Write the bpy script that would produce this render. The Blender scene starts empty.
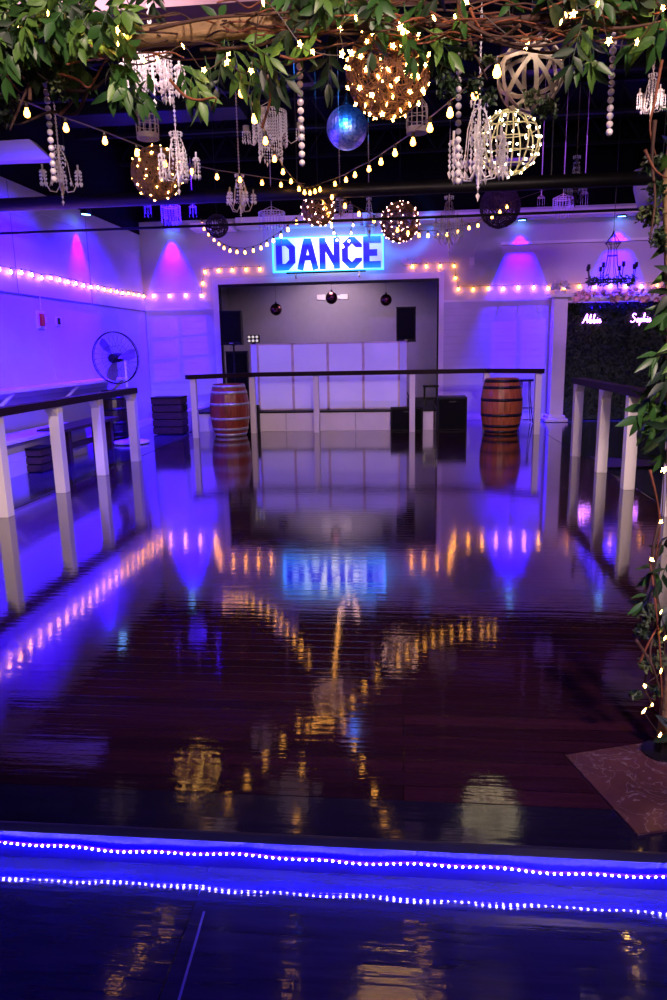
import bpy, bmesh, math, random
from mathutils import Vector, Matrix
random.seed(11)
PI = math.pi
sc = bpy.context.scene
C = bpy.context.scene.collection

# ------------------------------------------------------------------ camera
F, CX, CY = 713.0, 333.5, 500.0
HC = 1.5
_p, _y, _r = math.radians(12.0), math.radians(5.75), math.radians(1.15)
fw = Vector((-math.sin(_y)*math.cos(_p), math.cos(_y)*math.cos(_p), -math.sin(_p)))
_R = Vector((math.cos(_y), math.sin(_y), 0)); _D = fw.cross(_R)
RT = math.cos(_r)*_R + math.sin(_r)*_D
DN = math.cos(_r)*_D - math.sin(_r)*_R
CAM = Vector((0, 0, HC))
cd = bpy.data.cameras.new('camera'); cam = bpy.data.objects.new('camera', cd); C.objects.link(cam)
m = Matrix((RT, -DN, -fw)).transposed().to_4x4(); m.translation = CAM
cam.matrix_world = m
cd.sensor_fit = 'VERTICAL'; cd.sensor_height = 24.0; cd.lens = 24.0*F/1000.0
cd.clip_start = 0.05; cd.clip_end = 100
sc.camera = cam

def ray(x, y): return fw + RT*((x-CX)/F) + DN*((y-CY)/F)
def at(x, y, Y):                      # point seen at x, y that stands at distance Y down the hall
    d = ray(x, y); return CAM + d*(Y/d.y)
def atx(x, y, X):
    d = ray(x, y); return CAM + d*(X/d.x)
def atz(x, y, z=0.0):
    d = ray(x, y); return CAM + d*((z-HC)/d.z)

# ------------------------------------------------------------------ materials
def s2l(c): return tuple(((v/255)/12.92 if v/255 <= .04045 else ((v/255+.055)/1.055)**2.4) for v in c)
def mat(name, col, rough=.5, metal=0.0, var=.12, scale=8.0, bump=0.0, em=None, es=0.0, trans=0.0, coat=0.0, stretch=(1, 1, 1), srgb=True, spec=.5):
    mt = bpy.data.materials.new(name); mt.use_nodes = True
    nt = mt.node_tree; b = nt.nodes['Principled BSDF']
    c = s2l(col) if srgb else col
    tc = nt.nodes.new('ShaderNodeTexCoord'); mp = nt.nodes.new('ShaderNodeMapping'); mp.inputs['Scale'].default_value = stretch
    nz = nt.nodes.new('ShaderNodeTexNoise'); nz.inputs['Scale'].default_value = scale; nz.inputs['Detail'].default_value = 4
    cr = nt.nodes.new('ShaderNodeValToRGB')
    cr.color_ramp.elements[0].position = .3; cr.color_ramp.elements[1].position = .7
    cr.color_ramp.elements[0].color = (*[v*(1-var) for v in c], 1); cr.color_ramp.elements[1].color = (*[min(1, v*(1+var)) for v in c], 1)
    L = nt.links.new
    L(tc.outputs['Object'], mp.inputs[0]); L(mp.outputs[0], nz.inputs['Vector']); L(nz.outputs['Fac'], cr.inputs[0]); L(cr.outputs[0], b.inputs['Base Color'])
    b.inputs['Roughness'].default_value = rough; b.inputs['Metallic'].default_value = metal
    b.inputs['Transmission Weight'].default_value = trans; b.inputs['Coat Weight'].default_value = coat
    b.inputs['Specular IOR Level'].default_value = spec
    if bump:
        bp = nt.nodes.new('ShaderNodeBump'); bp.inputs['Strength'].default_value = bump; bp.inputs['Distance'].default_value = .01
        L(nz.outputs['Fac'], bp.inputs['Height']); L(bp.outputs[0], b.inputs['Normal'])
    if em:
        b.inputs['Emission Color'].default_value = (*s2l(em), 1); b.inputs['Emission Strength'].default_value = es
    return mt
M = {}
M['white_paint'] = mat('white_paint', (225, 215, 220), .45, var=.05, scale=3)
M['wall'] = mat('wall', (190, 182, 192), .6, var=.05, scale=1.5, bump=.05)
M['black_rail'] = mat('black_rail', (30, 10, 13), .6, spec=.2, var=.25, scale=4, stretch=(1, 12, 12))
M['black'] = mat('black', (7, 7, 9), .5, var=.2, spec=.25)
M['black_gloss'] = mat('black_gloss', (10, 10, 14), .2, var=.2)
M['grille'] = mat('grille', (8, 8, 10), .8, var=.5, scale=160, spec=.15)
M['ceil'] = mat('ceil', (5, 5, 8), .95, var=.3, spec=.1)
M['steel_dark'] = mat('steel_dark', (24, 20, 26), .45, .3, var=.3)
M['oak'] = mat('oak', (168, 88, 44), .38, var=.35, scale=5, stretch=(6, 6, .8), bump=.15)
M['oak_red'] = mat('oak_red', (138, 60, 44), .3, var=.4, scale=5, stretch=(6, 6, .8), bump=.15)
M['oak_dark'] = mat('oak_dark', (44, 24, 26), .35, var=.5, scale=5, stretch=(6, 6, .8), bump=.15)
M['hoop'] = mat('hoop', (190, 186, 194), .45, .6, var=.25, scale=20)
M['hoop_dark'] = mat('hoop_dark', (60, 58, 66), .4, .9, var=.25, scale=20)
M['crate'] = mat('crate', (58, 32, 34), .4, var=.4, scale=5, stretch=(1, 8, 8))
M['chrome'] = mat('chrome', (200, 200, 205), .2, 1.0, var=.05)
M['crystal'] = mat('crystal', (250, 242, 250), .12, 0, var=.03, trans=.1, coat=.5, spec=1)
M['crystal_dim'] = mat('crystal_dim', (205, 195, 235), .12, 0, var=.05, trans=.15, coat=.5, spec=1)
M['pearl'] = mat('pearl', (255, 246, 255), .15, .1, var=.03, coat=.8)
M['cream_metal'] = mat('cream_metal', (205, 190, 180), .4, .2, var=.15, scale=20)
M['bronze'] = mat('bronze', (60, 48, 50), .45, .5, var=.25, scale=20)
M['fan_blade'] = mat('fan_blade', (120, 100, 128), .35, .4, var=.2)
M['cage'] = mat('cage', (130, 112, 115), .6, 0, var=.2, scale=20)
M['strap'] = mat('strap', (150, 135, 122), .65, 0, var=.3, scale=12)
M['wicker'] = mat('wicker', (118, 80, 58), .6, 0, var=.4, scale=30)
M['wicker_dark'] = mat('wicker_dark', (44, 26, 34), .65, 0, var=.4, scale=30)
M['orbwire'] = mat('orbwire', (225, 215, 160), .5, 0, var=.15, scale=30)
M['bark'] = mat('bark', (148, 122, 84), .8, 0, var=.35, scale=10, bump=.9, stretch=(1, 4, 4))
M['twig'] = mat('twig', (118, 66, 44), .7, 0, var=.4, scale=15, bump=.3)
M['twig_dark'] = mat('twig_dark', (70, 46, 38), .75, 0, var=.4, scale=15, bump=.3)
M['leaf'] = mat('leaf', (48, 88, 38), .42, 0, var=.4, scale=9)
M['leaf_light'] = mat('leaf_light', (84, 124, 50), .42, 0, var=.35, scale=9)
M['leaf_dark'] = mat('leaf_dark', (28, 52, 28), .5, 0, var=.4, scale=9)
M['moss'] = mat('moss', (70, 84, 52), .8, 0, var=.5, scale=30)
M['hedge'] = mat('hedge', (26, 44, 26), .6, 0, var=.6, scale=30)
M['wire'] = mat('wire', (70, 58, 48), .5, 0, var=.1)
M['wire_dark'] = mat('wire_dark', (22, 20, 24), .5, 0, var=.1)
M['bulb'] = mat('bulb', (255, 225, 170), .3, em=(255, 170, 62), es=16)
M['bulb_wall'] = mat('bulb_wall', (255, 225, 170), .3, em=(255, 158, 52), es=44)
M['bulb_star'] = mat('bulb_star', (255, 230, 190), .3, em=(255, 190, 92), es=45)
M['bulb_orb'] = mat('bulb_orb', (255, 245, 220), .3, em=(255, 236, 190), es=22)
M['bulb_pink'] = mat('bulb_pink', (255, 220, 220), .3, em=(255, 190, 170), es=18)
M['socket'] = mat('socket', (36, 28, 26), .5)
M['red'] = mat('red', (190, 30, 28), .35, var=.05)
M['flower'] = mat('flower', (238, 176, 184), .7, var=.3, scale=18)
M['flower_white'] = mat('flower_white', (215, 205, 210), .7, var=.25, scale=25)
M['neon_pink'] = mat('neon_pink', (255, 220, 255), .3, em=(205, 120, 255), es=16)
M['led_white'] = mat('led_white', (230, 230, 255), .3, em=(225, 205, 255), es=60)
M['led_tape'] = mat('led_tape', (40, 40, 160), .4, em=(5, 0, 255), es=110)
M['sub_glass'] = mat('sub_glass', (24, 24, 34), .15)
M['plate'] = mat('plate', (96, 58, 62), .35, .35, var=.3, scale=6, bump=.1)
M['header_dim'] = mat('header_dim', (110, 96, 120), .7)
M['bowl'] = mat('bowl', (190, 170, 200), .6)
M['lens_blue'] = mat('lens_blue', (120, 160, 255), .2, em=(110, 170, 255), es=14)
M['lens_white'] = mat('lens_white', (200, 200, 190), .2, em=(255, 240, 200), es=.5)

def floor_mat(name, base, dark, plank=.083, rough=.055, seam=.6, bump=.09, bs=1.0):
    mt = bpy.data.materials.new(name); mt.use_nodes = True; nt = mt.node_tree; L = nt.links.new
    b = nt.nodes['Principled BSDF']; tc = nt.nodes.new('ShaderNodeTexCoord')
    br = nt.nodes.new('ShaderNodeTexBrick'); br.inputs['Scale'].default_value = 1
    br.inputs['Brick Width'].default_value = 1.7; br.inputs['Row Height'].default_value = plank
    br.inputs['Mortar Size'].default_value = .0022; br.inputs['Mortar Smooth'].default_value = .3; br.inputs['Bias'].default_value = 0
    br.offset = .37; br.offset_frequency = 3
    br.inputs['Color1'].default_value = (*s2l(base), 1); br.inputs['Color2'].default_value = (*s2l(dark), 1); br.inputs['Mortar'].default_value = (*[v*.25 for v in s2l(dark)], 1)
    L(tc.outputs['Object'], br.inputs['Vector'])
    mp = nt.nodes.new('ShaderNodeMapping'); mp.inputs['Scale'].default_value = (1.2, 14, 1); L(tc.outputs['Object'], mp.inputs[0])
    nz = nt.nodes.new('ShaderNodeTexNoise'); nz.inputs['Scale'].default_value = 3; nz.inputs['Detail'].default_value = 6; L(mp.outputs[0], nz.inputs['Vector'])
    mx = nt.nodes.new('ShaderNodeMix'); mx.data_type = 'RGBA'; mx.blend_type = 'MULTIPLY'; mx.inputs[0].default_value = .6
    cr = nt.nodes.new('ShaderNodeValToRGB'); cr.color_ramp.elements[0].position = .3; cr.color_ramp.elements[0].color = (.35, .35, .35, 1); cr.color_ramp.elements[1].position = .7
    L(nz.outputs['Fac'], cr.inputs[0]); L(br.outputs['Color'], mx.inputs[6]); L(cr.outputs[0], mx.inputs[7])
    L(mx.outputs[2], b.inputs['Base Color'])
    # worn varnish: roughness varies in patches
    n2 = nt.nodes.new('ShaderNodeTexNoise'); n2.inputs['Scale'].default_value = 1.3; n2.inputs['Detail'].default_value = 8; L(tc.outputs['Object'], n2.inputs['Vector'])
    mr = nt.nodes.new('ShaderNodeMapRange'); mr.inputs['To Min'].default_value = rough*.7; mr.inputs['To Max'].default_value = rough*1.5
    mr.inputs['From Min'].default_value = .3; mr.inputs['From Max'].default_value = .7
    L(n2.outputs['Fac'], mr.inputs['Value']); L(mr.outputs[0], b.inputs['Roughness'])
    # bump: board edges, cupped boards, varnish orange peel
    wv = nt.nodes.new('ShaderNodeMapping'); wv.inputs['Scale'].default_value = (2.2*bs, 26*bs, 1); L(tc.outputs['Object'], wv.inputs[0])
    n3 = nt.nodes.new('ShaderNodeTexNoise'); n3.inputs['Scale'].default_value = 1.0; n3.inputs['Detail'].default_value = 3; L(wv.outputs[0], n3.inputs['Vector'])
    n4 = nt.nodes.new('ShaderNodeTexNoise'); n4.inputs['Scale'].default_value = 42; n4.inputs['Detail'].default_value = 2; L(tc.outputs['Object'], n4.inputs['Vector'])
    a1 = nt.nodes.new('ShaderNodeMath'); a1.operation = 'MULTIPLY'; a1.inputs[1].default_value = .22; L(n4.outputs['Fac'], a1.inputs[0])
    a2 = nt.nodes.new('ShaderNodeMath'); a2.operation = 'ADD'; L(n3.outputs['Fac'], a2.inputs[0]); L(a1.outputs[0], a2.inputs[1])
    a3 = nt.nodes.new('ShaderNodeMath'); a3.operation = 'MULTIPLY'; a3.inputs[1].default_value = -seam; L(br.outputs['Fac'], a3.inputs[0])
    a4 = nt.nodes.new('ShaderNodeMath'); a4.operation = 'ADD'; L(a2.outputs[0], a4.inputs[0]); L(a3.outputs[0], a4.inputs[1])
    bp = nt.nodes.new('ShaderNodeBump'); bp.inputs['Strength'].default_value = bump; bp.inputs['Distance'].default_value = .006
    L(a4.outputs[0], bp.inputs['Height']); L(bp.outputs[0], b.inputs['Normal'])
    b.inputs['Coat Weight'].default_value = .5; b.inputs['Coat Roughness'].default_value = .05
    L(bp.outputs[0], b.inputs['Coat Normal'])
    b.inputs['IOR'].default_value = 1.6
    return mt
M['dance_floor'] = floor_mat('dance_floor', (64, 29, 46), (44, 21, 36))
M['edge_floor'] = floor_mat('edge_floor', (34, 28, 52), (26, 22, 44), plank=3, rough=.09, seam=0)
M['low_floor'] = floor_mat('low_floor', (58, 54, 84), (42, 40, 66), plank=3.9, rough=.08, seam=.2, bump=.22, bs=1.0)

def board_mat(name, col, h=.14):
    mt = mat(name, col, .5, var=.05, scale=2); nt = mt.node_tree; L = nt.links.new; b = nt.nodes['Principled BSDF']
    tc = nt.nodes.new('ShaderNodeTexCoord'); sp = nt.nodes.new('ShaderNodeSeparateXYZ'); L(tc.outputs['Object'], sp.inputs[0])
    d = nt.nodes.new('ShaderNodeMath'); d.operation = 'DIVIDE'; d.inputs[1].default_value = h; L(sp.outputs['Z'], d.inputs[0])
    fr = nt.nodes.new('ShaderNodeMath'); fr.operation = 'FRACT'; L(d.outputs[0], fr.inputs[0])
    lt = nt.nodes.new('ShaderNodeMath'); lt.operation = 'GREATER_THAN'; lt.inputs[1].default_value = .07; L(fr.outputs[0], lt.inputs[0])
    bp = nt.nodes.new('ShaderNodeBump'); bp.inputs['Strength'].default_value = .7; bp.inputs['Distance'].default_value = .01
    L(lt.outputs[0], bp.inputs['Height']); L(bp.outputs[0], b.inputs['Normal'])
    return mt
M['shiplap'] = board_mat('shiplap', (196, 188, 198))
M['bench_slat'] = board_mat('bench_slat', (200, 190, 205), .09)

def em_grad(name, stops, s, es, axis='X', x0=-1, x1=1):
    mt = bpy.data.materials.new(name); mt.use_nodes = True; nt = mt.node_tree; L = nt.links.new; b = nt.nodes['Principled BSDF']
    tc = nt.nodes.new('ShaderNodeTexCoord'); sp = nt.nodes.new('ShaderNodeSeparateXYZ'); L(tc.outputs['Object'], sp.inputs[0])
    mr = nt.nodes.new('ShaderNodeMapRange'); mr.inputs['From Min'].default_value = x0; mr.inputs['From Max'].default_value = x1; L(sp.outputs[axis], mr.inputs['Value'])
    cr = nt.nodes.new('ShaderNodeValToRGB')
    while len(cr.color_ramp.elements) < len(stops): cr.color_ramp.elements.new(.5)
    for e, (p, c) in zip(cr.color_ramp.elements, stops): e.position = p; e.color = (*s2l(c), 1)
    L(mr.outputs[0], cr.inputs[0]); L(cr.outputs[0], b.inputs['Emission Color']); b.inputs['Emission Strength'].default_value = es
    b.inputs['Base Color'].default_value = (*s2l(s), 1); b.inputs['Roughness'].default_value = .4
    return mt
M['sign_panel'] = em_grad('sign_panel', [(0, (60, 60, 255)), (.2, (150, 190, 255)), (.45, (255, 245, 220)), (.65, (255, 250, 230)), (.85, (130, 160, 255)), (1, (90, 80, 255))], (220, 220, 230), 2.2, 'X', -1.1, 1.1)
M['sign_letter'] = em_grad('sign_letter', [(0, (0, 110, 255)), (.25, (10, 20, 235)), (.75, (15, 10, 225)), (1, (0, 120, 255))], (10, 20, 120), 2.4, 'Z', -.32, .32)
M['sign_edge'] = mat('sign_edge', (60, 180, 255), .3, em=(40, 165, 255), es=3.6)
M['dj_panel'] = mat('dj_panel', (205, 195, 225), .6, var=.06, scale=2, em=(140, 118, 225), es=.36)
M['dj_frame'] = mat('dj_frame', (215, 190, 205), .4)

# ------------------------------------------------------------------ mesh builder
class MB:
    def __init__(s, off=(0, 0, 0)): s.v = []; s.f = []; s.off = Vector(off)
    def add(s, vs, fs):
        n = len(s.v); s.v += [Vector(v) - s.off for v in vs]; s.f += [tuple(i+n for i in f) for f in fs]; return s
    def box(s, a, b, rz=0.0, bev=0.0):
        a = Vector(a); b = Vector(b); lo = Vector(map(min, a, b)); hi = Vector(map(max, a, b))
        if bev <= 0:
            vs = [(x, y, z) for z in (lo.z, hi.z) for y in (lo.y, hi.y) for x in (lo.x, hi.x)]
            fs = [(0, 2, 3, 1), (4, 5, 7, 6), (0, 1, 5, 4), (2, 6, 7, 3), (0, 4, 6, 2), (1, 3, 7, 5)]
        else:
            bm = bmesh.new(); bmesh.ops.create_cube(bm, size=1)
            for v in bm.verts: v.co = Vector((lo[i] + (v.co[i]+.5)*(hi[i]-lo[i]) for i in range(3)))
            bmesh.ops.bevel(bm, geom=bm.edges[:], offset=bev, segments=2, affect='EDGES', profile=.5)
            bm.verts.index_update(); vs = [v.co.copy() for v in bm.verts]; fs = [[v.index for v in f.verts] for f in bm.faces]; bm.free()
        if rz:
            c = (lo+hi)/2; R = Matrix.Rotation(rz, 3, 'Z'); vs = [R @ (Vector(v)-c) + c for v in vs]
        return s.add(vs, fs)
    def beam(s, p, q, w, h, up=(0, 0, 1)):       # square bar from p to q
        p = Vector(p); q = Vector(q); d = (q-p).normalized(); u = Vector(up)
        if abs(d.dot(u)) > .99: u = Vector((0, 1, 0))
        r = d.cross(u).normalized(); u = r.cross(d)
        vs = [e + r*a*w/2 + u*b*h/2 for e in (p, q) for a, b in ((-1, -1), (1, -1), (1, 1), (-1, 1))]
        return s.add(vs, [(0, 1, 2, 3), (7, 6, 5, 4), (0, 4, 5, 1), (1, 5, 6, 2), (2, 6, 7, 3), (3, 7, 4, 0)])
    def tube(s, pts, r, n=6, closed=False, cap=True):
        pts = [Vector(p) for p in pts]; k = len(pts); rs = r if isinstance(r, (list, tuple)) else [r]*k
        vs = []; u = None
        for i, p in enumerate(pts):
            a = pts[(i-1) % k] if (closed or i) else p; b = pts[(i+1) % k] if (closed or i < k-1) else p
            d = (b-a).normalized() if (b-a).length > 1e-9 else Vector((0, 0, 1))
            if u is None: u = Vector((0, 0, 1)) if abs(d.z) < .9 else Vector((1, 0, 0))
            u = u - d*u.dot(d)
            if u.length < 1e-6: u = d.orthogonal()
            u.normalize(); w = d.cross(u)
            vs += [p + (u*math.cos(2*PI*j/n) + w*math.sin(2*PI*j/n))*rs[i] for j in range(n)]
        fs = [(i*n+j, i*n+(j+1) % n, ((i+1) % k)*n+(j+1) % n, ((i+1) % k)*n+j) for i in range(k if closed else k-1) for j in range(n)]
        if not closed and cap: fs += [tuple(reversed(range(n))), tuple(range((k-1)*n, k*n))]
        return s.add(vs, fs)
    def lathe(s, prof, c=(0, 0, 0), n=20, ax=None, close=False):   # prof (r, z)
        c = Vector(c); vs = []; k = len(prof)
        R = Matrix.Identity(3) if ax is None else Vector((0, 0, 1)).rotation_difference(Vector(ax)).to_matrix()
        for r, z in prof: vs += [c + R @ Vector((r*math.cos(2*PI*j/n), r*math.sin(2*PI*j/n), z)) for j in range(n)]
        fs = [(i*n+j, i*n+(j+1) % n, (i+1)*n+(j+1) % n, (i+1)*n+j) for i in range(k-1) for j in range(n)]
        if close: fs += [((k-1)*n+j, (k-1)*n+(j+1) % n, (j+1) % n, j) for j in range(n)]
        else: fs += [tuple(reversed(range(n))), tuple(range((k-1)*n, k*n))]
        return s.add(vs, fs)
    def ball(s, c, r, n=10, m=7, sz=1.0):
        return s.lathe([(max(r*math.sin(PI*i/m), r*.02), -r*sz*math.cos(PI*i/m)) for i in range(m+1)], c, n)
    def gem(s, c, r, h):                          # cut crystal drop
        c = Vector(c); vs = [c+Vector((0, 0, h*.35))] + [c+Vector((r*math.cos(a), r*math.sin(a), 0)) for a in (0, PI/2, PI, 1.5*PI)] + [c+Vector((0, 0, -h*.65))]
        return s.add(vs, [(0, 1, 2), (0, 2, 3), (0, 3, 4), (0, 4, 1), (5, 2, 1), (5, 3, 2), (5, 4, 3), (5, 1, 4)])
    def prism(s, poly, y0, y1, fn=None):          # polygon in XZ pushed from y0 to y1
        n = len(poly); vs = [(x, y0, z) for x, z in poly] + [(x, y1, z) for x, z in poly]
        return s.add(vs, [tuple(range(n)), tuple(reversed(range(n, 2*n)))] + [(i, i+n, (i+1) % n+n, (i+1) % n) for i in range(n)])
    def stroke(s, pts, w, y0, y1, closed=False):
        k = len(pts); P = [Vector(p) for p in pts]; L_ = []; R_ = []
        for i in range(k):
            d1 = (P[i]-P[i-1]).normalized() if (i or closed) else None
            d2 = (P[(i+1) % k]-P[i]).normalized() if (i < k-1 or closed) else None
            d1 = d1 or d2; d2 = d2 or d1
            n1 = Vector((-d1.y, d1.x)); n2 = Vector((-d2.y, d2.x)); b = (n1+n2).normalized(); l = min(w/2/max(b.dot(n1), .3), w*1.2)
            L_.append(P[i]+b*l); R_.append(P[i]-b*l)
        for i in range(k if closed else k-1):
            j = (i+1) % k; s.prism([tuple(L_[i]), tuple(L_[j]), tuple(R_[j]), tuple(R_[i])], y0, y1)
        return s
    def leaf(s, p, d, L, W, up=None, droop=.25):
        p = Vector(p); d = Vector(d).normalized(); u = Vector(up or (random.uniform(-.5, .5), random.uniform(-1, .2), random.uniform(.2, 1)))
        r = d.cross(u)
        if r.length < .05: r = d.orthogonal()
        r.normalize(); u = r.cross(d)
        vs = []; T = (0, .12, .35, .6, .82, 1); Wd = (.04, .5, 1, .85, .45, 0)
        for t, w in zip(T, Wd):
            c = p + d*L*t - u*droop*L*t*t
            vs += [c - r*W/2*w + u*W*.14*w, c, c + r*W/2*w + u*W*.14*w]
        fs = []
        for i in range(5):
            a = i*3; fs += [(a, a+3, a+4, a+1), (a+1, a+4, a+5, a+2)]
        return s.add(vs, fs)
    def mesh(s, name, m, smooth=False):
        me = bpy.data.meshes.new(name); me.from_pydata([tuple(v) for v in s.v], [], s.f); me.update()
        me.materials.append(M[m] if isinstance(m, str) else m)
        if smooth: me.polygons.foreach_set('use_smooth', [True]*len(me.polygons))
        return me
    def build(s, name, m, parent=None, smooth=False, loc=None):
        o = bpy.data.objects.new(name, s.mesh(name, m, smooth)); C.objects.link(o)
        if parent: o.parent = parent
        if loc is not None: o.location = loc
        return o

def tag(o, label, cat, group=None, kind=None):
    if label: o['label'] = label
    if cat: o['category'] = cat
    if group: o['group'] = group
    if kind: o['kind'] = kind
    return o
def thing(name, loc, label, cat, group=None, rz=0.0):
    o = bpy.data.objects.new(name, None); o.empty_display_size = .1; C.objects.link(o); o.location = loc; o.rotation_euler.z = rz
    return tag(o, label, cat, group)
def struct(name, mb, m, smooth=False):
    o = mb.build(name, m, None, smooth); o['kind'] = 'structure'; return o
def smo(o):
    o.data.polygons.foreach_set('use_smooth', [True]*len(o.data.polygons)); return o
def dup(root, loc, label, group=None, rz=None):
    r = root.copy(); C.objects.link(r); r.location = loc; r['label'] = label
    if rz is not None: r.rotation_euler.z = rz
    if group: r['group'] = group
    for ch in list(root.children):
        c = ch.copy(); C.objects.link(c); c.parent = r
        for g in list(ch.children):
            d = g.copy(); C.objects.link(d); d.parent = c
    return r
_shared = {}
def inst(name, key, maker, m, parent, loc, rot=None, scale=None, smooth=True):   # objects that share one mesh
    if key not in _shared: _shared[key] = maker().mesh(name, m, smooth)
    o = bpy.data.objects.new(name, _shared[key]); C.objects.link(o); o.parent = parent; o.location = loc
    if rot: o.rotation_euler = rot
    if scale: o.scale = (scale,)*3 if not isinstance(scale, (tuple, list)) else scale
    return o

# ------------------------------------------------------------------ the hall
XL, XR, YB, ZT, ZC = -5.4, 7.2, 15.0, 3.85, 5.6
LOW = -.135
FL, FRX = -3.86, 2.42          # dance floor edges
FY = 1.95
struct('floor', MB().box((FL, 2.16, -.10), (FRX, 13.2, 0)), 'dance_floor')
struct('floor', MB().box((FL, FY, -.03), (FRX, 2.16, .0), bev=.004), 'edge_floor')          # dark front border board
struct('floor', MB().box((-9, -5, LOW-.1), (9, FY+.3, LOW)), 'low_floor')
struct('floor', MB().box((XL-.2, 2.2, -.12), (FL-.004, YB+.1, -.012)), 'low_floor')
struct('floor', MB().box((FRX+.004, 2.2, -.12), (XR+.1, YB+.3, -.012)), 'low_floor')
struct('floor', MB().box((FL-.2, 13.2, -.12), (FRX, YB+1.6, -.004)), 'low_floor')
struct('trim_1', MB().box((-9, FY+.012, LOW), (9, FY+.06, -.03)), mat('riser_board', (36, 26, 112), .4))
struct('trim_2', MB().box((FL, FY-.006, -.028), (FRX, FY+.006, .004), bev=.002), mat('nosing', (60, 56, 80), .3, .6))
struct('trim_3', MB().box((FL-.05, 2.2, -.012), (FL, 13.0, .004)), 'edge_floor')
struct('trim_4', MB().box((FRX, 2.2, -.012), (FRX+.05, 12.4, .004)), 'edge_floor')
# left wall: painted block above, panelled below
struct('wall_left', MB().box((XL-.15, -5, LOW), (XL, YB+.15, ZT)), 'wall')
struct('wall_left', MB().box((XL-.15, -5, ZT), (XL-.02, YB+.15, ZC)), 'ceil')
struct('trim_5', MB().box((XL-.01, 2, 2.325), (XL+.018, YB, 2.345)), mat('trim_dark', (90, 80, 120), .6))  # trim line darker than the wall
ws = MB()
for yy in (7.5, 9.95, 12.4): ws.box((XL-.01, yy-.005, 2.35), (XL+.006, yy+.005, ZT-.02))
struct('trim_6', ws, mat('seam', (140, 132, 160), .6))
# back wall around the stage opening
OX0, OX1, OZ = -3.79, .68, 2.81
bw = MB().box((XL, YB, 0), (OX0, YB+.14, ZT+.25)).box((OX1, YB, 0), (XR, YB+.14, ZT+.25)).box((OX0, YB, OZ), (OX1, YB+.14, ZT+.25))
struct('wall_back', bw, 'wall')
struct('wall_back', MB().box((XL, YB, ZT+.25), (XR, YB+.14, ZC)), 'ceil')
struct('wall_back', MB().box((XL+.02, YB-.02, .12), (OX0-.14, YB, 2.34)).box((OX1+.12, YB-.02, .12), (2.86, YB, 2.36)), 'shiplap')
fr = MB().box((OX0-.14, YB-.03, 0), (OX0-.02, YB+.001, OZ+.02)).box((OX1+.02, YB-.03, 0), (OX1+.12, YB+.001, OZ+.02)).box((OX0-.14, YB-.03, OZ+.02), (OX1+.12, YB+.001, 2.95))
struct('trim_7', fr, 'white_paint')
struct('trim_8', MB().box((OX0-.02, YB-.035, OZ-.035), (OX1+.02, YB+.02, OZ+.02)).box((OX0-.02, YB-.01, .3), (OX0+.01, YB+.1, OZ)).box((OX1-.01, YB-.01, .3), (OX1+.02, YB+.1, OZ)), 'black')
struct('trim_9', MB().box((1.9, YB-.05, 3.42), (XR, YB, 3.47)), 'white_paint')
struct('trim_10', MB().box((XL, YB-.03, 2.34), (OX0-.14, YB, 2.38)).box((OX1+.12, YB-.03, 2.36), (2.9, YB, 2.40)), 'white_paint')
struct('baseboard_back', MB().box((XL, YB-.03, 0), (-4.1, YB, .12)).box((OX1+.1, YB-.03, 0), (2.9, YB, .12)), 'white_paint')
struct('baseboard_left', MB().box((XL, 2.2, -.01), (XL+.02, YB, .12)), 'white_paint')
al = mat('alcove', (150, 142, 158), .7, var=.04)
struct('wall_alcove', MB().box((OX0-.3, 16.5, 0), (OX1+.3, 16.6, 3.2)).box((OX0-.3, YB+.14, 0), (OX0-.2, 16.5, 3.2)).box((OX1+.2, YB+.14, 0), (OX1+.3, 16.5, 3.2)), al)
struct('ceiling', MB().box((OX0-.3, YB+.14, 3.1), (OX1+.3, 16.6, 3.2)), 'ceil')
struct('wall_right', MB().box((XR, -5, LOW), (XR+.15, YB+.15, ZC)), 'wall')
struct('wall_front', MB().box((XL-.15, -5.15, LOW), (XR+.15, -5, ZC)), 'ceil')
struct('ceiling', MB().box((XL-.2, -5.2, ZC), (XR+.2, YB+.3, ZC+.1)), 'ceil')
# joists and ducts under the black ceiling
for k, yy in enumerate((3.4, 5.2, 7.0, 8.8, 10.6, 12.4, 14.2)):
    j = MB().box((XL, yy-.05, 5.42), (XR, yy+.05, 5.5)).box((XL, yy-.05, 4.98), (XR, yy+.05, 5.03))
    x = XL
    while x < XR-.5:
        j.beam((x, yy, 5.0), (x+.3, yy, 5.45), .03, .03).beam((x+.3, yy, 5.45), (x+.6, yy, 5.0), .03, .03); x += .6
    struct('ceiling_joist', j, mat('joist', (9, 8, 16), .8, spec=.2) if k == 0 else bpy.data.materials['joist'])
dk = mat('duct', (7, 7, 18), .6, .0, spec=.2)
tag(MB().box((XL, 11.2, 4.98), (-2.4, 11.8, 5.25), bev=.01).build('ceiling_duct', dk), 'dark blue rectangular duct under the black ceiling at the far left', 'duct')
tag(MB().box((1.2, 9.6, 5.05), (XR, 10.1, 5.3), bev=.01).build('ceiling_duct', dk), 'dark blue rectangular duct under the black ceiling at the right', 'duct')
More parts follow.
